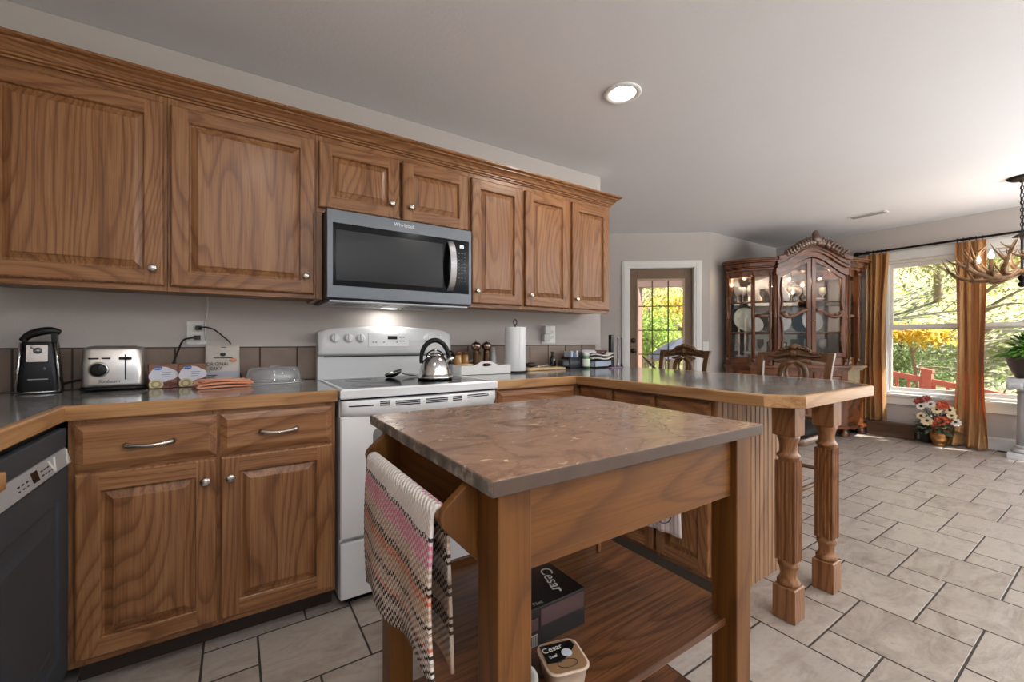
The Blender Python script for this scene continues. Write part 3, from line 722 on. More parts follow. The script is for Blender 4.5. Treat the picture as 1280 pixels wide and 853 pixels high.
# back guard
bm = B()
def archtop(u): s = (u - SX0) / (SX1 - SX0); return 1.180 + 0.022 * math.sin(PI * s) ** .8
rows = []
for i in range(25):
    u = SX0 + (SX1 - SX0) * i / 24; zt = archtop(u); zt -= .014 * (max(0, 1 - min(i, 24 - i) / 1.5))
    rows.append([bm.verts.new(p) for p in ((u, 2.470, .9), (u, 2.418, .9), (u, 2.412, 1.030), (u, 2.412, 1.036), (u, 2.380, 1.046), (u, 2.374, 1.056), (u, 2.388, zt - .012), (u, 2.396, zt - .002), (u, 2.41, zt), (u, 2.470, zt))])
for r0, r1 in zip(rows, rows[1:]):
    for k in range(10): f = bm.faces.new((r0[k], r0[(k + 1) % 10], r1[(k + 1) % 10], r1[k])); f.smooth = k in (4, 5, 6, 7, 8)
bm.faces.new(rows[0]); bm.faces.new(rows[-1][::-1]); bg = obj('back_guard', bm, ENAMEL, t)
bm = B(); box(bm, 0.392, 1.09, 2.4095, 2.414, 1.031, 1.0375); obj('shadow_seam', bm, GREYK, bg)  # dark strip stands in for the shadow line below the control panel
tilt = 0.10
def GP(u, z, n=0.0): return Vector((u, 2.3745 + (z - 1.056) * 0.112 - n, z))
GN = Vector((0, -1, 0.112)).normalized()
for u in (0.440, 0.510, 0.572, 0.962, 1.032):
    M = Matrix.Translation(GP(u, 1.133)) @ GN.to_track_quat('Z', 'Y').to_matrix().to_4x4()
    bm = B(); lathe(bm, [(0, 0), (.026, 0), (.025, .005), (.021, .008), (.0195, .022), (.018, .025), (0, .025)], M=M, seg=24)
    box(bm, -.005, .005, -.0195, .0195, .02, .034, M=M)
    obj('knob', bm, ENAMEL, bg, bev=0.001)
bm = B()
Fg = lambda u, v, n: GP(u, v, n)
rring(bm, [ins(0.613, 0.845, 1.085, 1.165, 0, -.002), ins(0.613, 0.845, 1.085, 1.165, 0, .0025), ins(0.613, 0.845, 1.085, 1.165, .003, .0035)], Fg); pn = obj('control_panel', bm, ENAMEL, bg)
bm = B(); rring(bm, [(0.722, 0.776, 1.128, 1.147, .002), (0.722, 0.776, 1.128, 1.147, .0042)], Fg)
rring(bm, [(0.63, 0.83, 1.171, 1.174, -.001), (0.63, 0.83, 1.171, 1.174, .001)], Fg); obj('clock_display', bm, BLKGL, pn)
bm = B()
for u, v in ((0.795, 1.14), (0.815, 1.14), (0.795, 1.118), (0.815, 1.118), (0.64, 1.112), (0.656, 1.112), (0.775, 1.112), (0.70, 1.112)):
    rring(bm, [(u - .005, u + .005, v - .003, v + .003, .003), (u - .005, u + .005, v - .003, v + .003, .0045)], Fg)
obj('button', bm, mat('grey_print', srgb(140, 142, 146), 0.5), pn)

# ------------------------------------------------------------------ microwave
t = thing('microwave', 'stainless over-the-range microwave with black glass door', 'microwave', (0.729, 2.29, 1.31))
MX0, MX1, MZ0, MZ1, MF = 0.351, 1.106, 1.318, 1.7355, 2.09
bm = B(); box(bm, MX0 + .002, MX1 - .002, 2.118, 2.4895, 1.312, MZ1 - .001); obj('body', bm, mat('grey_case', srgb(78, 80, 83), 0.45, 0.6), t, bev=0.003)
bm = B(); rring(bm, [ins(MX0, MX1, MZ0, MZ1, 0, 0), ins(MX0, MX1, MZ0, MZ1, 0, .024), ins(MX0, MX1, MZ0, MZ1, .004, .028)], FYf(2.118)); fr = obj('front_frame', bm, DSTEEL, t)
bm = B(); box(bm, 0.378, 1.087, 2.0885, 2.0905, 1.378, 1.672); gl = obj('door_glass', bm, BLKGL, t)
bm = B(); rring(bm, [(0.392, 0.93, 1.405, 1.640, .0), (0.392, 0.93, 1.405, 1.640, .0006)], FYf(2.0884)); obj('mesh_screen', bm, mat('dark_mesh', srgb(24, 25, 26), 0.2, spec=0.25), gl)
bm = B()
pts = [(0.972, 2.0885 - .052 * math.sin(PI * s) ** .55, 1.392 + .268 * s) for s in [i / 16 for i in range(17)]]
for (a, b_) in zip(pts, pts[1:]):
    box_ = [(a[0] - .017, a[1], a[2]), (a[0] + .017, a[1], a[2]), (b_[0] + .017, b_[1], b_[2]), (b_[0] - .017, b_[1], b_[2])]
    back = [(p[0], min(p[1] + .009, 2.0886), p[2]) for p in box_]
    V = [bm.verts.new(p) for p in box_ + back]
    for q in ((0, 1, 2, 3), (7, 6, 5, 4), (0, 4, 5, 1), (3, 2, 6, 7), (1, 5, 6, 2), (0, 3, 7, 4)): bm.faces.new([V[i] for i in q])
bmesh.ops.remove_doubles(bm, verts=bm.verts[:], dist=1e-5)
obj('handle', bm, STEEL, t, smooth=False)
cpn = gl
bm = B()
for k in range(9):
    for j in range(3): u, v = 1.026 + j * .018, 1.60 - k * .0185 - (0.004 if k > 6 else 0); rring(bm, [(u - .0045, u + .0045, v - .002, v + .002, 0), (u - .0045, u + .0045, v - .002, v + .002, .0005)], FYf(2.0884))
obj('keypad', bm, mat('grey_keys', srgb(92, 92, 96), 0.5), gl)
text_mesh('display_digits', '88', mat('lit_digits', srgb(230, 235, 240), 0.5, emit=(0.9, 0.95, 1, 1), es=0.8), gl, (1.043, 2.088, 1.637), (1, 0, 0), (0, 0, 1), 0.026)
text_mesh('lettering', 'Whirlpool', mat('light_print', srgb(190, 192, 194), 0.3, 0.6), fr, (0.717, 2.0897, 1.706), (1, 0, 0), (0, 0, 1), 0.027, sx=0.9)
bm = B(); tube(bm, [(0.715 + .028 * math.cos(a), 2.0899, 1.707 + .008 * math.sin(a)) for a in [2 * PI * k / 24 * .8 + .6 for k in range(25)]], .0007, 4); obj('logo_ring', bm, NICKEL, fr)
bm = B(); box(bm, 0.366, 1.09, 2.11, 2.45, 1.303, 1.3125); un = obj('bottom_plate', bm, STEEL, t, bev=0.002)
for x0 in (0.42, 0.78):
    bm = B(); box(bm, x0 - .006, x0 + .25, 2.16, 2.33, 1.3022, 1.3035)
    for k in range(9): box(bm, x0 + k * .028, x0 + k * .028 + .018, 2.17, 2.32, 1.3010, 1.3022)
    obj('grease_filter', bm, DSTEEL, un)
bm = B(); box(bm, 0.69, 0.77, 2.36, 2.41, 1.3005, 1.3035); obj('cooktop_lamp', bm, mat('lamp_lens', srgb(240, 236, 226), 0.4, emit=(1, .95, .85, 1), es=1.5), un)
light('cooktop_lamp_glow', 'AREA', (0.73, 2.385, 1.2995), 0.7, (1.0, .96, .9), (0, 0, 0), shape='RECTANGLE', size=.08, size_y=.05)

# ------------------------------------------------------------------ kitchen island
t = thing('kitchen_island', 'wooden kitchen island with worn stone-look top in the foreground', 'table', (0.735, 0.90, 0))
def island_top():
    m, nt, b = nmat('worn_stone_top'); tc = nt.nodes.new('ShaderNodeTexCoord')
    mp = nt.nodes.new('ShaderNodeMapping'); mp.inputs['Scale'].default_value = (1, 1.6, 1); mp.inputs['Rotation'].default_value = (0, 0, 0.5)
    nt.links.new(tc.outputs['Object'], mp.inputs[0])
    n1 = nt.nodes.new('ShaderNodeTexNoise'); n1.inputs['Scale'].default_value = 4.0; n1.inputs['Detail'].default_value = 8; n1.inputs['Roughness'].default_value = .6; n1.inputs['Distortion'].default_value = 1.6
    nt.links.new(mp.outputs[0], n1.inputs['Vector'])
    r = ramp(nt, n1.outputs['Fac'], [(0.28, srgb(92, 72, 60)), (0.42, srgb(128, 100, 82)), (0.54, srgb(148, 118, 98)), (0.62, srgb(122, 94, 78)), (0.72, srgb(168, 140, 118))])
    n2 = nt.nodes.new('ShaderNodeTexNoise'); n2.inputs['Scale'].default_value = 16; n2.inputs['Detail'].default_value = 5; n2.inputs['Distortion'].default_value = 2.0
    nt.links.new(mp.outputs[0], n2.inputs['Vector'])
    r2 = ramp(nt, n2.outputs['Fac'], [(0.67, (0, 0, 0, 1)), (0.72, (1, 1, 1, 1))])
    v = nt.nodes.new('ShaderNodeTexVoronoi'); v.feature = 'DISTANCE_TO_EDGE'; v.inputs['Scale'].default_value = 4.5
    mpv = nt.nodes.new('ShaderNodeMix'); mpv.data_type = 'RGBA'; mpv.inputs[0].default_value = 0.12
    nt.links.new(tc.outputs['Object'], mpv.inputs[6]); nt.links.new(n1.outputs['Color'], mpv.inputs[7]); nt.links.new(mpv.outputs[2], v.inputs['Vector'])
    r3 = ramp(nt, v.outputs['Distance'], [(0.0, (0.45, 0.45, 0.45, 1)), (0.02, (0, 0, 0, 1))])
    mx = nt.nodes.new('ShaderNodeMix'); mx.data_type = 'RGBA'; mx.inputs[7].default_value = srgb(214, 186, 152)
    nt.links.new(r2.outputs[0], mx.inputs[0]); nt.links.new(r.outputs[0], mx.inputs[6])
    mx2 = nt.nodes.new('ShaderNodeMix'); mx2.data_type = 'RGBA'; mx2.inputs[7].default_value = srgb(84, 64, 54)
    nt.links.new(r3.outputs[0], mx2.inputs[0]); nt.links.new(mx.outputs[2], mx2.inputs[6]); nt.links.new(mx2.outputs[2], b.inputs['Base Color'])
    rr = ramp(nt, n1.outputs['Fac'], [(0.3, (0.32, 0.32, 0.32, 1)), (0.7, (0.16, 0.16, 0.16, 1))]); nt.links.new(rr.outputs[0], b.inputs['Roughness'])
    return m
def island_edge():
    m, nt, b = nmat('chipped_grey_edge'); tc = nt.nodes.new('ShaderNodeTexCoord')
    n1 = nt.nodes.new('ShaderNodeTexNoise'); n1.inputs['Scale'].default_value = 26; n1.inputs['Detail'].default_value = 6
    nt.links.new(tc.outputs['Object'], n1.inputs['Vector'])
    r = ramp(nt, n1.outputs['Fac'], [(0.3, srgb(74, 70, 64)), (0.5, srgb(108, 102, 94)), (0.60, srgb(150, 144, 136)), (0.7, srgb(100, 82, 66))])
    nt.links.new(r.outputs[0], b.inputs['Base Color']); b.inputs['Roughness'].default_value = 0.6; return m
bm = B(); IX0, IX1, IY0, IY1 = 0.328, 1.143, 0.552, 1.253
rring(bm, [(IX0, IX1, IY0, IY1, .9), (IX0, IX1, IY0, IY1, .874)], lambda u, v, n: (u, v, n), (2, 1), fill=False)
rring(bm, [(IX0, IX1, IY0, IY1, .9), (IX0 + .002, IX1 - .002, IY0 + .002, IY1 - .002, .9008)], lambda u, v, n: (u, v, n), 0)
face(bm, [(IX0, IY0, .874), (IX1, IY0, .874), (IX1, IY1, .874), (IX0, IY1, .874)], 1)
bmesh.ops.remove_doubles(bm, verts=bm.verts[:], dist=1e-5)
obj('tabletop', bm, [island_top(), island_edge(), mat('shade_brown_edge', srgb(74, 57, 46), .55, noise=.3, nscale=24)], t, bev=0.002)  # front and back edges darker brown, their shade put into the colour
LX = ((0.350, 0.417), (1.056, 1.123)); LY = ((0.572, 0.640), (1.138, 1.205))
for lx in LX:
    for ly in LY:
        bm = B(); box(bm, lx[0], lx[1], ly[0], ly[1], 0, 0.8735); obj('leg', bm, HON['z'], t, bev=0.003)
bm = B(); box(bm, 0.418, 1.072, 0.588, 0.608, 0.722, 0.8735); obj('apron', bm, HON['x'], t, bev=0.0015)
bm = B(); box(bm, 0.418, 1.055, 1.172, 1.190, 0.722, 0.8735); obj('apron', bm, HON['x'], t, bev=0.0015)
for x in (0.372, 1.084):
    bm = B(); box(bm, x, x + .018, 0.641, 1.137, 0.722, 0.8735); obj('apron', bm, HON['y'], t, bev=0.0015)
bm = B(); box(bm, 0.352, 1.130, 0.602, 1.212, 0.382, 0.400)
obj('upper_shelf', bm, SHELFW, t, bev=0.0015)
bm = B(); box(bm, 0.352, 1.132, 0.60, 1.212, 0.082, 0.100); obj('lower_shelf', bm, SHELFW, t, bev=0.0015)
bm = B(); box(bm, 0.419, 1.054, 1.206, 1.222, 0.380, 0.420); obj('back_rail', bm, HON['x'], t, bev=0.001)
for y0 in (0.6445, 1.1155):
    bm = B()
    o = [(0.3725, 0.8735), (0.338, 0.8735), (0.298, 0.842), (0.288, 0.832), (0.2835, 0.821), (0.285, 0.808), (0.292, 0.797), (0.352, 0.732), (0.3725, 0.728)]
    prism(bm, o, y0, y0 + .018, lambda u, v, a: (u, a, v))
    obj('bar_bracket', bm, HON['z'], t, bev=0.002)
bm = B(); tube(bm, [(0.293, 0.655, 0.818), (0.293, 1.122, 0.818)], .0105, 16); obj('towel_bar', bm, HON['y'], t)

# woven towel hung over the bar
def towel_mat():
    m, nt, b = nmat('woven_towel')
    uv = nt.nodes.new('ShaderNodeUVMap'); sx = nt.nodes.new('ShaderNodeSeparateXYZ'); nt.links.new(uv.outputs[0], sx.inputs[0])
    nz = nt.nodes.new('ShaderNodeTexNoise'); nz.inputs['Scale'].default_value = 1.0; nz.inputs['Detail'].default_value = 2
    mp = nt.nodes.new('ShaderNodeVectorMath'); mp.operation = 'MULTIPLY'; mp.inputs[1].default_value = (9, 2, 1); nt.links.new(uv.outputs[0], mp.inputs[0]); nt.links.new(mp.outputs[0], nz.inputs['Vector'])
    stepx = math_n(nt, 'MULTIPLY', math_n(nt, 'FLOOR', math_n(nt, 'MULTIPLY', sx.outputs[0], 5.0)), 0.007)
    v = math_n(nt, 'ADD', math_n(nt, 'ADD', sx.outputs[1], stepx), math_n(nt, 'MULTIPLY', nz.outputs['Fac'], 0.03))
    W_, P_, K_, T_, Bk, R_, G_ = srgb(232, 226, 220), srgb(214, 128, 158), srgb(70, 62, 66), srgb(186, 158, 136), srgb(62, 50, 42), srgb(198, 110, 84), srgb(178, 166, 154)
    st = [(0.0, T_), (0.06, G_), (0.12, Bk), (0.17, T_), (0.22, Bk), (0.27, G_), (0.32, Bk), (0.36, T_), (0.40, Bk), (0.445, W_), (0.47, K_), (0.482, P_), (0.505, W_), (0.60, K_), (0.615, P_), (0.685, T_), (0.735, Bk), (0.765, R_), (0.795, T_), (0.845, Bk), (0.865, T_), (0.91, R_), (0.925, Bk), (0.95, G_), (0.975, Bk), (1.0, G_), (1.03, Bk)]
    r = ramp(nt, v, st); r.color_ramp.interpolation = 'CONSTANT'
    # knitted stitches
    ch = nt.nodes.new('ShaderNodeTexChecker'); mpc = nt.nodes.new('ShaderNodeVectorMath'); mpc.operation = 'MULTIPLY'; mpc.inputs[1].default_value = (60, 92, 1)
    nt.links.new(uv.outputs[0], mpc.inputs[0]); nt.links.new(mpc.outputs[0], ch.inputs['Vector']); ch.inputs['Scale'].default_value = 1.0
    n4 = nt.nodes.new('ShaderNodeTexNoise'); n4.inputs['Scale'].default_value = 1.0; mpn = nt.nodes.new('ShaderNodeVectorMath'); mpn.operation = 'MULTIPLY'; mpn.inputs[1].default_value = (14, 22, 1)
    nt.links.new(uv.outputs[0], mpn.inputs[0]); nt.links.new(mpn.outputs[0], n4.inputs['Vector'])
    sel = math_n(nt, 'MULTIPLY', ch.outputs['Fac'], ramp(nt, n4.outputs['Fac'], [(0.3, (0.55, 0.55, 0.55, 1)), (0.6, (1, 1, 1, 1))]).outputs[0])
    alt = nt.nodes.new('ShaderNodeMix'); alt.data_type = 'RGBA'; nt.links.new(sel, alt.inputs[0]); nt.links.new(r.outputs[0], alt.inputs[6])
    r5 = ramp(nt, v, [(0.0, T_), (0.3, G_), (0.45, W_), (0.49, W_), (0.505, W_), (0.60, W_), (0.64, srgb(214, 186, 178)), (0.70, W_), (0.78, srgb(206, 186, 166)), (0.9, W_), (1.0, W_)])
    nt.links.new(r5.outputs[0], alt.inputs[7]); nt.links.new(alt.outputs[2], b.inputs['Base Color'])
    b.inputs['Roughness'].default_value = 0.9; b.inputs['Specular IOR Level'].default_value = 0.1
    wx = math_n(nt, 'SINE', math_n(nt, 'MULTIPLY', sx.outputs[0], 60 * PI)); wy = math_n(nt, 'SINE', math_n(nt, 'MULTIPLY', sx.outputs[1], 92 * PI))
    bp = nt.nodes.new('ShaderNodeBump'); bp.inputs['Strength'].default_value = 0.9; bp.inputs['Distance'].default_value = 0.003
    nt.links.new(math_n(nt, 'MULTIPLY', wx, wy), bp.inputs['Height']); nt.links.new(bp.outputs[0], b.inputs['Normal'])
    return m
TOWEL = towel_mat()
def draped(name, path, y0, y1, sag, mats, label, cat, ny=28, thick=0.006, group=None, vscale=1.0):
    # path: list of (x, z); widthways from y0 to y1; sag(s, w) -> (dx, dy, dz) with s along 0..1, w across 0..1
    bm = B(); uvl = bm.loops.layers.uv.new('UVMap')
    L = [0.0]
    for a, b_ in zip(path, path[1:]): L.append(L[-1] + math.hypot(b_[0] - a[0], b_[1] - a[1]))
    rows = []; uvc = {}
    for j in range(ny + 1):
        w = j / ny; row = []
        for i, (x, z) in enumerate(path):
            s = L[i] / L[-1]; dx, dy, dz = sag(s, w)
            vv = bm.verts.new((x + dx, y0 + (y1 - y0) * w + dy, z + dz)); uvc[vv] = (w, s * vscale); row.append(vv)
        rows.append(row)
    for r0, r1 in zip(rows, rows[1:]):
        for i in range(len(path) - 1):
            f = bm.faces.new((r0[i], r0[i + 1], r1[i + 1], r1[i])); f.smooth = True
            for lp in f.loops: lp[uvl].uv = uvc[lp.vert]
    o = solo(name, bm, mats, label, cat, group)
    sd = o.modifiers.new('solidify', 'SOLIDIFY'); sd.thickness = thick; sd.offset = 0
    return o
path = []
bz, bx, rr = 0.818, 0.293, 0.0140
for k in range(22): path.append((bx + rr + .004 - .004 * k / 21, 0.545 + (bz - 0.545) * k / 21))
for k in range(1, 10): a = PI * k / 10; path.append((bx + rr * math.cos(a), bz + rr * math.sin(a)))
for k in range(0, 31): path.append((bx - rr - .010 * math.sin(k / 30 * 2.4), bz - (bz - 0.535) * k / 30))
def sag(s, w):
    hang = max(0, (s - 0.54) / 0.46); hin = max(0, (0.44 - s) / 0.44)
    dx = -0.007 * hang * math.sin(w * PI * 3.4 + .6)
    dz = hang ** 2 * (0.010 * math.sin(w * 9) + 0.034 - 0.066 * w - .05 * max(0, .25 - w)) + hin ** 2 * (.01 * math.sin(w * 8))
    return (dx + .004 * hin * math.sin(w * 14), -0.030 * hang * (1 - w) + .004 * hang * w - .012 * hin, dz)
draped('dish_towel', path, 0.668, 1.085, sag, TOWEL, 'pink, white and brown woven towel hung over the island towel bar', 'towel', ny=40)

# tray boxes and pet food on the shelf
CB = mat('black_card', srgb(18, 16, 17), 0.35); GOLD = mat('gold_print', srgb(186, 164, 120), 0.4)
t = thing('pet_food_box', 'black cardboard multipack of pet food on the island upper shelf', 'box', (0.64, 0.86, 0.40))
bm = B(); box(bm, 0.540, 0.740, 0.787, 0.932, 0.4003, 0.492); obj('carton', bm, CB, t, bev=0.002)
bm = B(); box(bm, 0.545, 0.592, 0.7862, 0.7872, 0.44, 0.468); box(bm, 0.60, 0.735, 0.7862, 0.7872, 0.445, 0.485); obj('side_print', bm, mat('dim_red_print', srgb(70, 50, 50), 0.5), t)
bm = B(); box(bm, 0.545, 0.590, 0.7858, 0.7864, 0.405, 0.432); obj('barcode_panel', bm, mat('grey_label', srgb(150, 146, 140), 0.5), t)
bm = B()
for k in range(11): box(bm, 0.548 + k * .0038, 0.5495 + k * .0038, 0.7852, 0.7859, 0.407, 0.430)
obj('barcode', bm, BLACK, t)
ux = Vector((-0.25, -1, 0)); uy = Vector((1, -0.25, 0))
text_mesh('lettering', 'Cesar', mat('white_print', srgb(210, 204, 196), 0.5), t, (0.690, 0.862, 0.4925), (-0.30, -1, 0), (1, -0.30, 0), 0.046)
bm = B(); ball(bm, (0.582, 0.872, 0.4915), .03, s=(1, .8, .04), seg=14); ball(bm, (0.572, 0.85, 0.4915), .02, s=(1, 1, .05), seg=12); obj('picture_patch', bm, mat('pale_patch', srgb(178, 172, 166), 0.6), t)
text_mesh('small_lettering', 'Filet', mat('grey_print_b', srgb(150, 145, 140), 0.5), t, (0.60, 0.80, 0.4925), (1, 0, 0), (0, 1, 0), 0.016)
def food_tub(c, rz, label):
    t = thing('pet_food_tray', label, 'food tray', c, rz, group='pet food trays on the island shelf')
    def rr_(w, r, n=5):
        P = []
        for cx, cy, a0 in ((w - r, w - r, 0), (-w + r, w - r, 90), (-w + r, -w + r, 180), (w - r, -w + r, 270)):
            for k in range(n + 1): a = math.radians(a0 + 90 * k / n); P.append((cx + r * math.cos(a), cy + r * math.sin(a)))
        return P
    def loft(bm, secs):
        R_ = [[bm.verts.new((x, y, z)) for x, y in rr_(w, r)] for w, r, z in secs]
        for A, C in zip(R_, R_[1:]):
            for k in range(len(A)): f = bm.faces.new((A[k], A[(k + 1) % len(A)], C[(k + 1) % len(A)], C[k])); f.smooth = True
        bm.faces.new(R_[0][::-1]); bm.faces.new(R_[-1])
    bm = B(); loft(bm, [(.036, .014, 0.0005), (.0395, .017, .02), (.0425, .019, .044), (.047, .022, .0445), (.047, .022, .048), (.0425, .019, .048)]); obj('tub', bm, mat('beige_tub', srgb(206, 186, 166), 0.4), t, local=True)
    bm = B(); loft(bm, [(.0425, .019, .0481), (.0425, .019, .0489)]); fl = obj('foil_lid', bm, mat('tan_foil', srgb(170, 132, 96), 0.3, 0.3), t, local=True)
    bm = B(); prism(bm, [(-.038, .038), (-.040, -.012), (-.01, -.016), (.016, .0), (.038, .022), (.034, .038)], .0489, .0492); obj('label_panel', bm, CB, fl, local=True)
    text_mesh('lettering', 'Cesar', mat('white_print_t', srgb(226, 222, 216), 0.5), fl, (-.014, .024, .0494), (1, .15, 0), (-.15, 1, 0), 0.02, local=True)
    text_mesh('small_lettering', 'beef', mat('white_print_s', srgb(206, 204, 200), 0.5), fl, (-.02, .003, .0494), (1, .15, 0), (-.15, 1, 0), 0.011, local=True)
    bm = B(); ball(bm, (.012, .006, .0492), .012, s=(1, 1, .05), seg=14); obj('picture_patch', bm, mat('pale_blue_patch', srgb(206, 212, 222), 0.6), fl, local=True)
    bm = B(); tube(bm, [(.002 + .022 * math.cos(a), -.022 + .011 * math.sin(a), .0493) for a in [2 * PI * k / 24 for k in range(24)]], .0008, 5, closed=True); obj('oval_mark', bm, CB, fl, local=True)
    return t
ft = food_tub((0.579, 0.684, 0.4002), -0.28, 'square pet food tray with a black label in front of the carton')
t = thing('pet_food_bowl', 'small clear round tub half hidden behind the front left island leg', 'tub', (0.462, 0.690, 0.4002))
bm = B(); lathe(bm, [(.030, 0), (.036, .03), (.040, .045), (.046, .046), (.046, .049), (.036, .049), (.034, .046)], seg=28, c=(0.462, 0.69, 0.4003)); obj('tub', bm, mat('milky_plastic', srgb(196, 192, 188), 0.3), t)
bm = B(); lathe(bm, [(0, .0465), (.034, .0465), (.034, .048), (.028, .0495), (.022, .048), (0, .048)], seg=28, c=(0.462, 0.69, 0.4003)); obj('lid', bm, mat('grey_lid', srgb(160, 158, 156), 0.3), t)
bm = B(); lathe(bm, [(.006, 0), (.006, .006), (.009, .02), (.006, .034), (.004, .042), (0, .044)], (1.03, 1.03, 0.4005), 12)
solo('wooden_peg', bm, OAK['z'], 'tiny pale turned wooden peg standing at the back of the island shelf', 'peg')
# towel hanging on the peninsula cabinet
def ptm():
    m, nt, b = nmat('pale_striped_towel'); uv = nt.nodes.new('ShaderNodeUVMap'); sx = nt.nodes.new('ShaderNodeSeparateXYZ'); nt.links.new(uv.outputs[0], sx.inputs[0])
    fr_ = math_n(nt, 'FRACT', math_n(nt, 'MULTIPLY', sx.outputs[0], 9.0))
    r = ramp(nt, fr_, [(0, srgb(236, 226, 226)), (0.55, srgb(222, 206, 208)), (0.62, srgb(186, 164, 170)), (0.8, srgb(236, 226, 226))])
    nt.links.new(r.outputs[0], b.inputs['Base Color']); b.inputs['Roughness'].default_value = 0.9; return m
pth = [(1.672 - .012 * math.sin(k / 20 * PI) - .006, 0.640 - 0.40 * k / 20) for k in range(21)]
tw = draped('hand_towel', pth, 1.142, 1.352, lambda s, w: (-.010 * s * (0.5 + 0.5 * math.sin(w * PI * 5)) - .006, 0.0, -.012 * w * s), ptm(), 'pale striped hand towel hanging on the peninsula cabinet door', 'towel', ny=24, thick=.004)
bm = B()
tube(bm, spline([(1.631, 1.300, 0.307), (1.631, 1.285, 0.293), (1.631, 1.262, 0.287), (1.631, 1.238, 0.295), (1.631, 1.228, 0.307)], 6), [.002 + .006 * math.sin(PI * k / 24) for k in range(25)], 6)
tube(bm, spline([(1.631, 1.245, 0.287), (1.631, 1.225, 0.285), (1.631, 1.195, 0.300), (1.631, 1.180, 0.327), (1.631, 1.192, 0.340), (1.631, 1.205, 0.315)], 6), .0022, 6)
obj('script_mark', bm, mat('black_script', srgb(36, 32, 34), 0.8), tw)
# ------------------------------------------------------------------ things on the counters
CT = 0.9146
def rrect(w, d, r, n=6, cx=0, cy=0):
    P = []
    for sx_, sy_, a0 in ((1, 1, 0), (-1, 1, 90), (-1, -1, 180), (1, -1, 270)):
        for k in range(n + 1):
            a = math.radians(a0 + 90 * k / n); P.append((cx + sx_ * (w - r) + r * math.cos(a), cy + sy_ * (d - r) + r * math.sin(a)))
    return P
def loft(bm, secs, mi=0, cap0=True, cap1=True, M=None, smooth=True):
    R_ = []
    for outline, z in secs: R_.append([bm.verts.new((M @ Vector((x, y, z))) if M is not None else (x, y, z)) for x, y in outline])
    for A, C in zip(R_, R_[1:]):
        n = len(A)
        for k in range(n): f = bm.faces.new((A[k], A[(k + 1) % n], C[(k + 1) % n], C[k])); f.material_index = mi; f.smooth = smooth
    if cap0: bm.faces.new(R_[0][::-1]).material_index = mi
    if cap1: bm.faces.new(R_[-1]).material_index = mi
# electric can opener
t = thing('can_opener', 'tall black electric can opener with silver side trim on the counter', 'can opener', (-0.640, 2.40, CT), 0.12)
bm = B(); loft(bm, [(rrect(.058, .05, .02), 0.001), (rrect(.060, .052, .022), .01), (rrect(.047, .042, .02), .196), (rrect(.045, .04, .02), .200)]); obj('body', bm, BLACK, t, local=True)
bm = B()
for s in (-1, 1):
    tube(bm, [(s * .058, -.045, .008), (s * .052, -.045, .10), (s * .045, -.042, .196)], [.005, .0045, .005], 8)
tube(bm, [(-.058, -.045, .006), (0, -.052, .006), (.058, -.045, .006)], .0045, 8)
obj('trim', bm, CHROME, t, local=True)
bm = B(); prism(bm, rrect(.028, .032, .004, 3), .0, .004, lambda u, v, a: (u - .002, -.0505 + .00 - a + (v * .10), .155 + v)); cu = obj('cutter_plate', bm, CHROME, t, local=True)
bm = B(); M = Matrix.Translation((0, -.056, .166)) @ Matrix.Rotation(PI / 2, 4, 'X'); lathe(bm, [(0, 0), (.012, 0), (.012, .004), (.006, .005), (.006, .012), (0, .012)], M=M, seg=16); ball(bm, (-.015, -.054, .179), .006); box(bm, -.026, .022, -.0545, -.051, .155, .159); obj('cutting_wheel', bm, STEEL, cu, local=True)
bm = B(); box(bm, -.026, .026, -.0555, -.050, .054, .057); obj('accent_strip', bm, STEEL, t, local=True)
bm = B(); ball(bm, (.015, -.0475, .095), .008, s=(.7, .3, 1)); obj('badge', bm, mat('dim_badge', srgb(60, 60, 60), .3), t, local=True)
bm = B(); pts = spline([(-.050, 0, .202), (-.03, 0, .226), (.0, 0, .240), (.03, 0, .244), (.054, 0, .236)], 6); tube(bm, pts, [.010 + .006 * math.sin(PI * k / (len(pts) - 1)) for k in range(len(pts))], 12); box(bm, .030, .046, -.02, .02, .198, .236); box(bm, -.048, -.036, -.018, .018, .197, .212); obj('lever', bm, BLACK, t, local=True, bev=.002)
# dark appliance cut by the frame
t = thing('coffee_maker', 'black appliance cut off by the left edge of the photo', 'coffee maker', (-0.865, 2.36, CT))
bm = B(); loft(bm, [(rrect(.07, .09, .02), .001), (rrect(.07, .09, .02), .03)]); loft(bm, [(rrect(.065, .035, .015, cy=.05), .03), (rrect(.06, .035, .015, cy=.05), .20)]); loft(bm, [(rrect(.068, .088, .02), .19), (rrect(.064, .085, .02), .26), (rrect(.05, .07, .02), .268)]); obj('body', bm, BLACK, t, local=True)
bm = B(); lathe(bm, [(0, .034), (.05, .034), (.055, .06), (.05, .12), (.04, .14), (.042, .15)], (0, -.03, 0), 24); obj('carafe', bm, mat('dark_glass', srgb(40, 34, 30), .05, coat=.5), t, local=True)
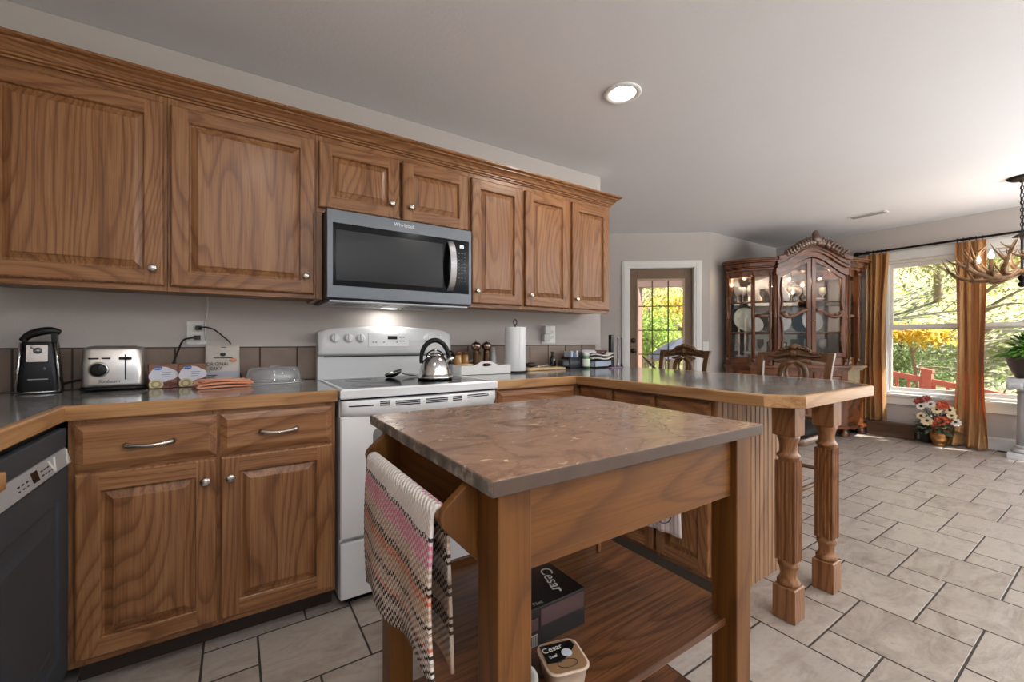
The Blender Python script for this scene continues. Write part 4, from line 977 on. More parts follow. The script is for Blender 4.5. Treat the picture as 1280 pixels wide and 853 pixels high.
# toaster
t = thing('toaster', 'two-slice brushed steel toaster with black knob and lever slot', 'toaster', (-0.418, 2.375, CT), 0.06)
bm = B(); loft(bm, [(rrect(.094, .068, .03), .018), (rrect(.096, .07, .03), .03), (rrect(.092, .066, .03), .165), (rrect(.086, .06, .03), .178), (rrect(.07, .045, .025), .183)]); obj('body', bm, mat('toaster_steel', srgb(214, 210, 206), .28, .9), t, local=True)
bm = B(); loft(bm, [(rrect(.098, .07, .03), .004), (rrect(.1, .072, .03), .010), (rrect(.097, .07, .03), .019)])
for sx_ in (-.07, .07):
    for sy_ in (-.045, .045): lathe(bm, [(0, 0), (.01, 0), (.01, .005), (0, .005)], (sx_, sy_, 0), 10)
obj('base', bm, BLACK, t, local=True)
bm = B()
for y in (-.022, .022): box(bm, -.062, .062, y - .011, y + .011, .1825, .1838)
obj('bread_slot', bm, GREYK, t, local=True)
bm = B(); box(bm, .035, .040, -.0705, -.066, .045, .148); obj('lever_slot', bm, BLACK, t, local=True)
bm = B(); box(bm, .018, .057, -.083, -.068, .128, .138); obj('lever', bm, BLACK, t, local=True, bev=.002)
bm = B(); M = Matrix.Translation((-.042, -.0685, .088)) @ Matrix.Rotation(PI / 2, 4, 'X'); lathe(bm, [(0, 0), (.031, 0), (.030, .006), (.027, .008), (0, .008)], M=M, seg=28); kn = obj('dial_ring', bm, STEEL, t, local=True)
bm = B(); lathe(bm, [(0, .007), (.026, .007), (.024, .016), (.018, .019), (0, .019)], M=M, seg=28); box(bm, -.003, .003, -.018, .018, .018, .022, M=M); obj('knob', bm, BLACK, kn, local=True)
bm = B(); box(bm, -.072, -.042, -.0695, -.067, .130, .136); box(bm, -.034, -.008, -.0695, -.067, .130, .136); obj('button', bm, BLACK, t, local=True)
text_mesh('lettering', 'Sunbeam', mat('dark_print', srgb(70, 66, 64), .5), t, (-.012, -.0705, .040), (1, 0, 0), (0, 0, 1), .018, local=True, shear=.3)
# snack boxes
BOXB = mat('brown_box_card', srgb(124, 80, 58), .5); LBL = mat('pale_blue_label', srgb(214, 214, 226), .5); BLUE = mat('blue_oval', srgb(70, 104, 158), .4); MAR = mat('maroon_print', srgb(92, 34, 38), .5); CRE = mat('cream_swirl', srgb(206, 192, 148), .5)
def snack(c, rz, w, label, dotmat):
    t = thing('snack_box', label, 'food box', c, rz, group='snack boxes on the counter')
    bm = B(); box(bm, -w, w, -.02, .02, .0006, .102); obj('carton', bm, BOXB, t, local=True, bev=.0015)
    Y = -.0203
    Fx = lambda u, v, a: (u, Y - a, v)
    bm = B(); P = []
    for cx, cz, r in ((-.004, .064, .034), (.018, .058, .028), (-.012, .052, .032)):
        prism(bm, [(cx + (r * 1.15) * math.cos(a) * (w / .048), cz + r * .85 * math.sin(a)) for a in [2 * PI * k / 24 for k in range(24)]], 0, .0004 + .0001 * cx * 10, Fx)
    lb = obj('label_panel', bm, LBL, t, local=True)
    bm = B(); prism(bm, [(-.018 + .015 * math.cos(a), .087 + .009 * math.sin(a)) for a in [2 * PI * k / 24 for k in range(24)]], 0.0004, .0012, Fx); ov = obj('oval_logo', bm, BLUE, lb, local=True)
    text_mesh('lettering', 'Great Value', mat('white_logo_print', srgb(235, 235, 240), .5), lb, (-.018, Y - .0016, .087), (1, 0, 0), (0, 0, 1), .0058, local=True)
    bm = B()
    for k in range(3): box(bm, -.006, .028 - .004 * k, Y - .0012, Y - .0004, .066 - .009 * k, .0685 - .009 * k)
    obj('text_lines', bm, mat('grey_text', srgb(130, 136, 160), .5), lb, local=True)
    bm = B(); rnd = random.Random(3)
    for k in range(12): x = -.002 + rnd.random() * (w - .006); z = .008 + rnd.random() * .018; ball(bm, (x, Y, z), .006, s=(1, .1, 1), seg=8, rings=5)
    obj('print_dots', bm, dotmat, t, local=True)
    bm = B()
    for r, dy in ((.024, .0006), (.0175, .001), (.010, .0014)): prism(bm, [(-.024 + r * math.cos(a), max(.003, .018 + r * .9 * math.sin(a))) for a in [2 * PI * k / 28 for k in range(28)]], 0, dy, Fx, mi=0 if r > .02 or r < .012 else 1)
    obj('bowl_picture', bm, [CRE, mat('bowl_shade', srgb(150, 140, 104), .5)], t, local=True)
    return t
snack((-0.263, 2.352, CT), 0.20, .048, 'snack box with maroon print, left one beside the toaster', MAR)
snack((-0.160, 2.355, CT), 0.06, .049, 'snack box with pale print, right one beside the orange cloth', mat('tan_print', srgb(186, 150, 110), .5))
# jerky pouch
t = thing('food_pouch', 'grey food pouch with black lettering leaning on the backsplash', 'pouch', (-0.052, 2.452, CT))
bm = B(); secs = []
for z, w, d, y in ((.0006, .068, .022, -.022), (.03, .07, .022, -.018), (.09, .069, .017, -.006), (.15, .068, .008, .006), (.172, .068, .002, .010), (.188, .068, .0015, .0125)): secs.append((rrect(w, d, min(d * .95, .014), 5, 0, y), z))
loft(bm, secs); obj('bag', bm, mat('grey_pouch', srgb(188, 180, 172), .42), t, local=True)
pz = lambda z: -.022 - .024 + .0 if z < .03 else (-.040 + (z - .03) * (-.023 + .040) / .06 if z < .09 else -.023 + (z - .09) * .021 / .06)
bm = B(); prism(bm, [(-.062, .06), (.062, .06), (.062, .004), (-.062, .004)], 0, .0006, lambda u, v, a: (u, -.0455 + (v / .06) * .0125 - a, v)); obj('blue_panel', bm, mat('pale_blue_panel', srgb(160, 164, 176), .45), t, local=True)
KP = mat('black_print', srgb(24, 24, 24), .6)
slope = Vector((0, .28, 1)).normalized()
text_mesh('lettering', 'ORIGINAL', KP, t, (-.018, -.0300, .094), (1, 0, 0), slope, .0225, local=True, sx=.85)
text_mesh('lettering', 'JERKY', KP, t, (-.026, -.0358, .073), (1, 0, 0), slope, .0225, local=True, sx=.85)
bm = B(); ball(bm, (.002, -.0145, .140), .010, s=(1.2, .15, .8)); box(bm, -.035, .04, -.0165, -.0145, .122, .125); box(bm, -.006, .014, .0045, .0075, .172, .175); obj('logo_mark', bm, KP, t, local=True)
bm = B(); ball(bm, (.042, -.021, .112), .016, s=(1, .12, .5)); obj('orange_mark', bm, mat('orange_print', srgb(206, 132, 84), .5), t, local=True)
bm = B(); box(bm, -.058, -.02, -.0455, -.0425, .042, .045); box(bm, -.058, -.03, -.0472, -.044, .033, .036); obj('text_lines', bm, KP, t, local=True)
# folded orange cloth
bm = B()
OR = mat('orange_cloth', srgb(224, 150, 112), .9, noise=.08, nscale=90, bump=.3, bscale=500, sheen=.3)
Mc = Matrix.Translation((-0.045, 2.262, CT)) @ Matrix.Rotation(.26, 4, 'Z')
pth_ = [(.098 - .19 * k / 10, .004) for k in range(11)] + [(-.094 + .007 * math.cos(a), .0105 + .0065 * math.sin(a)) for a in [-PI / 2 - PI * k / 5 for k in range(1, 5)]]
pth_ += [(-.090 + .18 * k / 10, .017) for k in range(11)] + [(.092 + .006 * math.cos(a), .0225 + .0055 * math.sin(a)) for a in [-PI / 2 + PI * k / 5 for k in range(1, 5)]]
pth_ += [(.090 - .172 * k / 10, .028 - .004 * (k < 3) * (1 - k / 3)) for k in range(11)]
rows = []
for j in range(15):
    w = j / 14 - .5
    rows.append([bm.verts.new(Mc @ Vector((x + .006 * math.sin(w * 7 + z * 300), w * (.108 - z * .35) + .003 * math.sin(x * 50), z * (1 + .16 * math.sin(x * 34 + w * 9)) + .0008))) for x, z in pth_])
for r0, r1 in zip(rows, rows[1:]):
    for k in range(len(pth_) - 1): bm.faces.new((r0[k], r0[k + 1], r1[k + 1], r1[k])).smooth = True
oc = solo('folded_cloth', bm, OR, 'folded orange cloth lying on the counter in front of the pouch', 'cloth')
sd_ = oc.modifiers.new('solidify', 'SOLIDIFY'); sd_.thickness = .006; sd_.offset = 0
# clear food cover
t = thing('food_cover', 'clear plastic plate cover beside the range', 'food cover', (0.160, 2.375, CT))
bm = B(); sec = lambda r: [(r * 1.0 * math.cos(a) * (1 + .0 * math.cos(4 * a)), r * .82 * math.sin(a)) for a in [2 * PI * k / 48 for k in range(48)]]
secs = [(sec(.130), .0006), (sec(.131), .004), (sec(.122), .006), (sec(.118), .03), (sec(.112), .062), (sec(.104), .072), (sec(.088), .077), (sec(.03), .077)]
loft(bm, secs, cap0=False)
loft(bm, [(sec(o), z) for o, z in ((.129, .0016), (.120, .0046), (.116, .03), (.110, .061), (.102, .0705), (.087, .0755))], cap0=False, cap1=False)
obj('cover', bm, CLEAR, t, local=True)
bm = B(); loft(bm, [(rrect(.024, .012, .01), .077), (rrect(.026, .013, .011), .080), (rrect(.022, .01, .009), .083)]); obj('grip', bm, CLEAR, t, local=True)
bm = B(); tube(bm, [(x, y, .003) for x, y in sec(.1305)], .0022, 6, closed=True); obj('rim', bm, mat('frosted_rim', srgb(214, 216, 216), .3), t, local=True)
# outlets
def outlet(name, label, x0, x1, z0, z1, sw=False):
    t = thing(name, label, 'outlet', ((x0 + x1) / 2, 2.4855, z0))
    bm = B(); rring(bm, [ins(x0, x1, z0, z1, 0, 0), ins(x0, x1, z0, z1, 0, .003), ins(x0, x1, z0, z1, .003, .006)], FYf(2.4895)); obj('cover_plate', bm, WHITE, t)
    n = max(1, round((x1 - x0) / .06)); w = (x1 - x0) / n
    for k in range(n):
        cx = x0 + w * (k + .5)
        bm = B()
        for zc in ((z0 + z1) / 2 - .019, (z0 + z1) / 2 + .019): prism(bm, [(cx + p[0], zc + p[1]) for p in rrect(.014, .0135, .007, 4)], 2.481, 2.484, lambda u, v, a: (u, a, v))
        rc = obj('receptacle', bm, mat('offwhite_plastic', srgb(222, 218, 208), .4), t)
        bm = B()
        for zc in ((z0 + z1) / 2 - .019, (z0 + z1) / 2 + .019):
            for dx in (-.005, .005): box(bm, cx + dx - .001, cx + dx + .001, 2.4804, 2.4812, zc - .001, zc + .006)
        obj('slot', bm, BLACK, rc)
outlet('wall_outlet', 'white wall outlet with black plugs above the snack boxes', -0.193, -0.117, 1.100, 1.211)
outlet('wall_outlet', 'white double wall outlet behind the paper towel roll', 1.900, 2.032, 1.100, 1.236)
bm = B(); loft(bm, [(rrect(.026, .02, .006), 0), (rrect(.026, .02, .006), .05)], M=Matrix.Translation((1.918, 2.46, 1.118))); 
box(bm, 1.896, 1.945, 2.43, 2.478, 1.172, 1.232)
solo('plug_adapter', bm, mat('grey_white_plastic', srgb(206, 204, 202), .4), 'white plug-in adapter on the double wall outlet', 'adapter', bev=.003)
def cord(name, pts, r, m, label, plug=None):
    bm = B(); tube(bm, spline(pts, 8), r, 8)
    if plug:
        p, h = plug; box(bm, p[0] - .012, p[0] + .012, 2.452, 2.4805, p[2] - h, p[2] + h)
    return solo(name, bm, m, label, 'cord')
CORD = mat('black_cord', srgb(22, 20, 20), .5)
cord('power_cord', [(-.150, 2.456, 1.134), (-.172, 2.445, 1.132), (-.202, 2.45, 1.120), (-.222, 2.462, 1.07), (-.238, 2.466, 1.02), (-.248, 2.462, .98), (-.255, 2.455, .93), (-.285, 2.458, .9205), (-.40, 2.462, .9205)], .004, CORD, 'black power cord running down from the lower outlet socket', ((-.150, 0, 1.134), .010))
cord('power_cord', [(-.145, 2.456, 1.180), (-.118, 2.440, 1.183), (-.085, 2.445, 1.172), (-.048, 2.460, 1.138), (-.022, 2.470, 1.108), (-.012, 2.470, 1.06), (.012, 2.468, .98), (.03, 2.46, .921)], .0035, CORD, 'black power cord arching from the upper socket behind the pouch', ((-.145, 0, 1.180), .010))
cord('power_cord', [(-.112, 2.470, 1.329), (-.1105, 2.478, 1.30), (-.114, 2.482, 1.25), (-.122, 2.478, 1.205), (-.121, 2.478, 1.165), (-.119, 2.476, 1.12)], .0032, mat('white_cord', srgb(216, 212, 208), .5), 'thin white cord hanging from under the wall cabinet')
cord('power_cord', [(-.60, 2.465, .94), (-.54, 2.468, .955), (-.48, 2.466, .945), (-.40, 2.468, .93)], .004, CORD, 'black power cord lying behind the can opener and the toaster')
# kettle
t = thing('kettle', 'polished steel whistling kettle with black arched handle on the cooktop', 'kettle', (0.884, 2.085, 0.9158))
bm = B(); lathe(bm, [(0, .0), (.088, .0), (.092, .006), (.093, .014), (.090, .022), (.084, .027), (.083, .030), (.081, .046), (.075, .072), (.065, .096), (.052, .114), (.040, .124), (.036, .127)], seg=48); obj('pot', bm, CHROME, t, local=True)
bm = B(); lathe(bm, [(.037, .126), (.036, .130), (.026, .138), (.012, .142), (.006, .143), (.006, .148), (.011, .152), (.012, .158), (.008, .163), (0, .164)], seg=32); obj('lid', bm, CHROME, t, local=True)
A_ = math.radians(-15); R2 = Matrix.Rotation(A_, 4, 'Z')
bm = B(); pts = [(-.072 * math.cos(a) * 1.0, 0, .108 + .098 * math.sin(a)) for a in [PI * (k / 28) for k in range(-2, 31)]]; tube(bm, pts, [.008 + .005 * min(1, math.sin(PI * k / 32) * 1.5) if 3 < k < 29 else .010 for k in range(33)], 12, M=R2); hd = obj('handle', bm, BLACK, t, local=True)
bm = B(); tube(bm, [(-.045 * math.cos(a), 0, .118 + .036 * math.sin(a)) for a in [PI * k / 16 for k in range(17)]], .004, 8, M=R2); obj('lid_bail', bm, BLACK, t, local=True)
bm = B(); tube(bm, [(.062, 0, .085), (.084, 0, .108), (.098, 0, .126)], [.018, .013, .011], 16, M=R2); sp = obj('spout', bm, CHROME, t, local=True)
bm = B(); tube(bm, [(.094, 0, .122), (.104, 0, .134)], [.0135, .0135], 14, M=R2); tube(bm, [(.074, 0, .150), (.09, 0, .146), (.103, 0, .136)], .004, 8, M=R2); obj('whistle_cap', bm, BLACK, sp, local=True)
# spoon rest / ladle
t = thing('ladle', 'steel ladle resting on the back of the cooktop', 'ladle', (0.80, 2.30, 0.9158), -0.15)
bm = B(); prof = [(.004, .002), (.018, .004), (.031, .012), (.037, .024), (.039, .034)]
lathe(bm, [(0, .0008)] + prof + [(.037, .034)] + [(r - .002, z + .002) for r, z in prof[::-1]] + [(0, .003)], seg=28, M=Matrix.Translation((-.062, 0, .004)) @ Matrix.Rotation(-.32, 4, 'Y') @ Matrix.Diagonal((1.25, 1, .8, 1))); obj('bowl', bm, mat('dark_ladle_steel', srgb(120, 120, 122), .22, 1.0), t, local=True)
bm = B(); tube(bm, [(-.02, 0, .022), (.0, 0, .016), (.03, 0, .012), (.085, .01, .010)], [.007, .010, .012, .010], 10, flat=.55); obj('handle', bm, CHROME, t, local=True)
# white tray and what stands on it
t = thing('serving_tray', 'white wooden serving tray with cut-out handles beside the range', 'tray', (1.29, 2.335, CT), -0.08)
TW, TD = .165, .105
bm = B(); box(bm, -TW, TW, -TD, TD, .0006, .008); obj('tray_base', bm, WHITE, t, local=True)
for s in (-1, 1):
    bm = B(); box(bm, s * TW - .004, s * TW + .004, -TD, TD, .002, .056); obj('side_wall', bm, WHITE, t, local=True, bev=.0015)
    up = [(-TW, .002), (TW, .002), (TW, .056), (.085, .056), (.06, .064), (.035, .078), (0, .083), (-.035, .078), (-.06, .064), (-.085, .056), (-TW, .056)]
    bm = B(); y = s * TD
    hole = [(p[0], p[1] + .058) for p in rrect(.034, .0095, .009, 4)]
    # outline with a slot: upper and lower halves
    lo_ = [(-TW, .002), (TW, .002), (TW, .056), (.085, .056), (.034, .056)] + [(.034 * math.cos(a), .058 + .0095 * math.sin(a)) for a in [-PI * k / 10 for k in range(1, 10)]] + [(-.034, .056), (-.085, .056), (-TW, .056)]
    prism(bm, lo_, y - .005, y + .005, lambda u, v, a: (u, a, v))
    hi_ = [(.034, .056), (.085, .056), (.06, .064), (.035, .078), (0, .083), (-.035, .078), (-.06, .064), (-.085, .056), (-.034, .056)] + [(-.034 * math.cos(a), .058 + .0105 * math.sin(a)) for a in [PI * k / 10 for k in range(1, 10)]]
    prism(bm, hi_, y - .005, y + .005, lambda u, v, a: (u, a, v))
    obj('handle_wall', bm, WHITE, t, local=True)
TZ = CT + .0088
MILLM = mat('bronze_mill', srgb(96, 70, 54), .18, .9)
t = thing('pepper_mill', 'tall dark metal pepper mill on the tray, left of the pair', 'pepper mill', (1.272, 2.345, TZ), group='pepper mills on the white tray')
bm = B(); lathe(bm, [(0, 0), (.026, 0), (.027, .004), (.023, .012), (.0215, .05), (.020, .12), (.021, .142)], seg=28); obj('body', bm, MILLM, t, local=True)
bm = B(); lathe(bm, [(.021, .1425), (.030, .150), (.033, .162), (.030, .176), (.020, .186), (.010, .190), (0, .191)], seg=28); hd = obj('cap', bm, mat('steel_mill_cap', srgb(150, 128, 112), .14, 1.0), t, local=True)
bm = B(); ball(bm, (0, 0, .195), .006); obj('finial', bm, CHROME, hd, local=True)
dup(t, (1.343, 2.335, TZ), 0, 'tall dark metal pepper mill on the tray, right of the pair')
AMB = mat('amber_jar', srgb(170, 126, 66), .12, coat=.6)
t = thing('spice_jar', 'amber spice jar on the tray behind the kettle spout', 'jar', (1.165, 2.385, TZ), group='amber jars on the white tray')
bm = B(); lathe(bm, [(0, 0), (.024, 0), (.026, .004), (.026, .09), (.020, .104), (.019, .112)], seg=24); obj('glass', bm, AMB, t, local=True)
bm = B(); lathe(bm, [(.0215, .110), (.0215, .128), (.018, .131), (0, .131)], seg=24); obj('lid', bm, mat('brown_lid', srgb(110, 70, 44), .3), t, local=True)
for k, (x, y, lb) in enumerate(((1.222, 2.395, 'amber spice jar on the tray just left of the pepper mills'), (1.305, 2.385, 'amber spice jar on the tray between the pepper mills'))): dup(t, (x, y, TZ), 0, lb)
t = thing('glass_cruet', 'clear glass cruet at the right end of the tray', 'cruet', (1.400, 2.345, TZ))
bm = B(); lathe(bm, [(0, 0), (.024, 0), (.025, .006), (.022, .05), (.018, .09), (.012, .12), (.014, .138), (.012, .138), (.010, .12), (.016, .09), (.02, .05), (.022, .008), (0, .006)], seg=24); obj('bottle', bm, CRYST, t, local=True)
bm = B(); lathe(bm, [(.010, .136), (.014, .142), (.012, .152), (.005, .158), (0, .158)], seg=16); obj('stopper', bm, CRYST, t, local=True)
t = thing('salt_box', 'low pale lidded dish at the left end of the tray', 'dish', (1.185, 2.325, TZ))
bm = B(); lathe(bm, [(0, 0), (.042, 0), (.048, .01), (.050, .042), (.046, .046), (.0, .046)], seg=28); obj('bowl', bm, mat('grey_dish', srgb(150, 146, 138), .3), t, local=True)
bm = B(); lathe(bm, [(.049, .0462), (.05, .052), (.0, .058)], seg=28); obj('lid', bm, mat('tan_wood_lid', srgb(196, 166, 122), .5), t, local=True)
# paper towel holder
t = thing('paper_towel_holder', 'black wire paper towel holder right of the tray', 'paper towel holder', (1.520, 2.27, CT))
bm = B(); lathe(bm, [(0, .0006), (.078, .0006), (.08, .006), (.076, .011), (0, .011)], seg=36); obj('base', bm, IRON, t, local=True)
bm = B(); tube(bm, [(0, 0, .01), (0, 0, .306)], .005, 10); tube(bm, [(0, 0, .304)] + [(.013 * math.cos(a), .0, .327 + .017 * math.sin(a)) for a in [-PI / 2 - .2 - 2 * PI * k / 18 * .93 for k in range(0, 19)]], .0032, 8); obj('rod', bm, IRON, t, local=True)
bm = B()
prof = [(.02, .012), (.066, .012), (.067, .014), (.067, .292), (.066, .294), (.02, .294)]
lathe(bm, prof, (1.520, 2.27, CT), 48)
tube(bm, [(1.505 + .0675 * math.cos(a), 2.27 + .0675 * math.sin(a), CT + .02 + .27 * s) for s, a in [(k / 10, -1.5 + .02 * math.sin(k)) for k in range(11)]], .0012, 4)
solo('paper_towel_roll', bm, mat('paper_towel', srgb(236, 238, 240), .9, bump=.3, bscale=260, spec=.1), 'fresh white paper towel roll standing on its holder', 'paper towels')
# cutting board with odds and ends
bm = B(); Mb = Matrix.Translation((1.83, 2.395, CT)); loft(bm, [(rrect(.168, .075, .02), .0008), (rrect(.17, .077, .022), .004), (rrect(.17, .077, .022), .016), (rrect(.168, .075, .02), .019)], M=Mb)
solo('cutting_board', bm, wood('pale_board', 'x', srgb(222, 196, 158), srgb(206, 176, 134), srgb(170, 136, 96), rings=6), 'pale wooden cutting board right of the paper towels', 'cutting board')
BZ = CT + .0194
bm = B(); ball(bm, (1.735, 2.39, BZ + .018), .036, s=(1.2, .8, .5)); solo('dark_pouch', bm, mat('dark_leather', srgb(40, 32, 30), .5), 'small dark pouch on the cutting board next to the paper towels', 'pouch')
bm = B(); tube(bm, [(1.79 + .03 * math.cos(a), 2.385 + .022 * math.sin(a), BZ + .005 + .004 * math.sin(3 * a)) for a in [2 * PI * k / 24 for k in range(24)]], .004, 6, closed=True); tube(bm, [(1.82, 2.38, BZ + .006), (1.86, 2.375, BZ + .014), (1.90, 2.38, BZ + .010)], .006, 8); solo('coiled_cable', bm, CHROME, 'small grey coiled cable on the cutting board', 'cable')
bm = B(); lathe(bm, [(0, 0), (.022, 0), (.024, .006), (.024, .055), (.016, .07), (.010, .078), (.010, .095), (.013, .096), (.013, .108), (0, .108)], (1.945, 2.41, BZ), 24); solo('small_bottle', bm, mat('black_bottle', srgb(28, 24, 24), .2, coat=.4), 'small black bottle at the back of the cutting board', 'bottle')
bm = B(); Mk = Matrix.Translation((1.985, 2.335, CT)); loft(bm, [(rrect(.03, .03, .01), .0206), (rrect(.032, .032, .012), .03), (rrect(.03, .03, .012), .065), (rrect(.02, .02, .012), .07)], M=Mk); solo('dark_case', bm, mat('dark_case', srgb(34, 32, 34), .4), 'small dark square case at the right end of the cutting board', 'case')
# organizer, jar, mail, pens
t = thing('desk_caddy', 'black mesh caddy holding blue and white packets at the counter corner', 'caddy', (2.135, 2.40, CT), -.1)
bm = B(); loft(bm, [(rrect(.066, .05, .008), .0006), (rrect(.068, .052, .008), .004), (rrect(.072, .056, .008), .085), (rrect(.069, .053, .008), .085), (rrect(.064, .048, .008), .006)]); obj('bin', bm, mat('black_mesh', srgb(44, 46, 52), .45, .3), t, local=True)
for k, (x, c, z) in enumerate(((-.045, srgb(196, 206, 222), .128), (-.02, srgb(120, 140, 170), .118), (.008, srgb(230, 230, 232), .132), (.034, srgb(60, 66, 84), .122))):
    bm = B(); box(bm, 2.135 + x - .010, 2.135 + x + .010, 2.36, 2.44, CT + .008, CT + z); solo('packet', bm, mat('packet_%d' % k, c, .5), ['pale blue', 'steel blue', 'white', 'dark blue'][k] + ' packet standing in the black mesh caddy', 'packet', 'packets in the mesh caddy', bev=.002)
t = thing('pill_bottle', 'green glass bottle with a pale label and lid at the counter corner', 'bottle', (2.19, 2.318, CT))
GRN = mat('green_glass', srgb(48, 96, 58), .1, coat=.6)
bm = B(); lathe(bm, [(0, .0006), (.027, .0006), (.029, .004), (.029, .078), (.024, .088), (.022, .092)], seg=28); obj('body', bm, GRN, t, local=True)
bm = B(); lathe(bm, [(.0293, .016), (.0297, .018), (.0297, .070), (.0293, .072)], seg=28); obj('label_band', bm, mat('pale_green_label', srgb(216, 226, 204), .5), t, local=True)
bm = B(); lathe(bm, [(.0245, .090), (.0245, .112), (.022, .115), (0, .115)], seg=28); obj('lid', bm, mat('pale_lid', srgb(216, 216, 206), .4), t, local=True)
rnd = random.Random(11)
tr = thing('letter_tray', 'black wire letter tray holding the pile of mail', 'letter tray', (2.335, 2.35, CT))
bm = B()
for z in (.004, .062):
    tube(bm, [(2.235, 2.27, CT + z), (2.435, 2.27, CT + z), (2.435, 2.43, CT + z), (2.235, 2.43, CT + z)], .003, 6, closed=True)
    for k in range(9): tube(bm, [(2.235 + .025 * k, 2.27, CT + z), (2.235 + .025 * k, 2.43, CT + z)], .0016, 5)
for x in (2.235, 2.435):
    for y in (2.27, 2.43): tube(bm, [(x, y, CT + .001), (x, y, CT + .075)], .0032, 6)
obj('wire_frame', bm, IRON, tr)
def sheet(c, w, d, rz, th, col, label, tilt=0.0):
    bm = B(); M = Matrix.Translation(c) @ Matrix.Rotation(rz, 4, 'Z') @ Matrix.Rotation(tilt, 4, 'Y'); n = 8; rows = []
    for i in range(n + 1):
        x = -w + 2 * w * i / n; zz = .006 * math.sin(i * .9) * (th < .01) + .010 * max(0, (i - 6) / 2)
        rows.append([bm.verts.new(M @ Vector(p)) for p in ((x, -d, zz), (x, d, zz), (x, d, zz + th), (x, -d, zz + th))])
    for a, b_ in zip(rows, rows[1:]):
        for k in range(4): bm.faces.new((a[k], a[(k + 1) % 4], b_[(k + 1) % 4], b_[k]))
    bm.faces.new(rows[0]); bm.faces.new(rows[-1][::-1])
    return solo('mail', bm, mat('mail_paper', col, .6), label, 'mail', 'pile of mail on the counter')
sheet((2.335, 2.35, CT + .012), .095, .06, .05, .040, srgb(176, 188, 206), 'thick pale blue bundle of mail in the lower letter tray')
sheet((2.335, 2.35, CT + .069), .10, .07, -.1, .008, srgb(222, 218, 210), 'white envelope lying on the upper letter tray')
sheet((2.325, 2.345, CT + .083), .09, .05, .3, .006, srgb(60, 54, 56), 'dark folder lying slanted on the letter tray')
sheet((2.35, 2.35, CT + .096), .10, .06, -.25, .007, srgb(232, 228, 220), 'white magazine on top of the dark folder')
sheet((2.36, 2.36, CT + .112), .07, .05, .5, .006, srgb(104, 66, 64), 'maroon booklet topmost on the pile of mail')
sheet((2.26, 2.36, CT + .116), .06, .05, .9, .006, srgb(226, 226, 230), 'small white card topmost beside the maroon booklet')
bm = B(); box(bm, 2.36, 2.49, 2.225, 2.262, CT + .0008, CT + .006); solo('magazine', bm, mat('pink_blue_print', srgb(150, 120, 170), .5), 'thin purple and pink booklet lying in front of the letter tray', 'magazine', bev=.001)
bm = B(); box(bm, 2.452, 2.482, 2.315, 2.345, CT + .0008, CT + .255); solo('remote_control', bm, BLACK, 'tall flat black device standing upright at the counter corner', 'remote', bev=.004)
bm = B(); lathe(bm, [(0, .0008), (.014, .0008), (.010, .02), (.0075, .05), (.0065, .22), (.008, .225), (.008, .235), (0, .237)], (2.512, 2.30, CT), 14); solo('pen', bm, mat('silver_pen', srgb(176, 176, 180), .25, .8), 'slim silver pen stand beside the upright black device', 'pen')
bm = B(); lathe(bm, [(0, .0008), (.012, .0008), (.006, .03), (.005, .21), (.006, .228), (0, .23)], (2.540, 2.285, CT), 12); solo('pen', bm, BLACK, 'slim black pen stand at the far end of the counter corner', 'pen')
# range-side light
t = thing('recessed_light', 'round recessed ceiling light with white trim ring', 'ceiling light', (1.758, 1.577, CZ - .012))
bm = B(); lathe(bm, [(.072, .0115), (.098, .0115), (.100, .006), (.096, .002), (.086, .0), (.074, .003), (.070, .0075)], seg=40); obj('trim_ring', bm, WHITE, t, local=True)
bm = B(); lathe(bm, [(0, .006), (.070, .006), (.072, .009), (0, .0095)], seg=40); obj('diffuser', bm, LAMPW, t, local=True)
def can_lamp(x, y, e=14): return light('can_lamp', 'AREA', (x, y, CZ - .02), e, (1.0, 0.97, 0.93), (0, 0, 0), shape='DISK', size=0.15)
can_lamp(1.758, 1.577, 7)
for x, y, lb in ((0.15, 0.55, 'added unseen round recessed ceiling light above the island'), (0.15, -1.2, 'added unseen round recessed ceiling light behind the camera'), (1.758, -0.6, 'added unseen round recessed ceiling light above the aisle')):
    dup(t, (x, y, CZ - .012), 0, lb); can_lamp(x, y, 7)  # unseen copies with lamps, added to light the kitchen
# ------------------------------------------------------------------ china cabinet across the dining corner
t = thing('china_cabinet', 'carved cherry china cabinet with glass doors in the dining corner', 'china cabinet', (5.596, 2.181, 0), -math.radians(33.37))
CW = [WALNUT['z'], WALNUT['x']]
HALF = [(0.0, -0.015), (.40, 0.0), (.425, .0), (.60, .08), (.625, .09), (.71, .14), (.775, .205), (.815, .295)]
def plan(off=0.0):
    R_ = [(x + off * (0.25 + .75 * (i >= 3)), y - off * (1.0 if i < 5 else .6)) for i, (x, y) in enumerate(HALF)]
    L_ = [(-x, y) for x, y in R_[::-1]]
    return L_[:-1] + R_ + [(.815 + off * .5, .345), (-.815 - off * .5, .345)]
def slab(bm, off, z0, z1, mi=0): prism(bm, plan(off), z0, z1, mi=mi)
bm = B(); slab(bm, .02, .10, .80); slab(bm, .045, .10, .135); slab(bm, .04, .775, .80); obj('lower_body', bm, WALNUT['x'], t, bev=.004, local=True)
bm = B(); slab(bm, .055, .80, .812); slab(bm, .065, .812, .835); slab(bm, .05, .835, .845); obj('waist_moulding', bm, WALNUT['x'], t, bev=.004, local=True)
for x, y in ((-.76, .20), (.76, .20), (-.42, .02), (.42, .02), (-.77, .30), (.77, .30)):
    bm = B(); lathe(bm, [(.030, 0), (.045, .01), (.05, .03), (.04, .055), (.03, .075), (.045, .10)], (x, y, 0), 16); obj('foot', bm, WALNUT['z'], t, local=True)
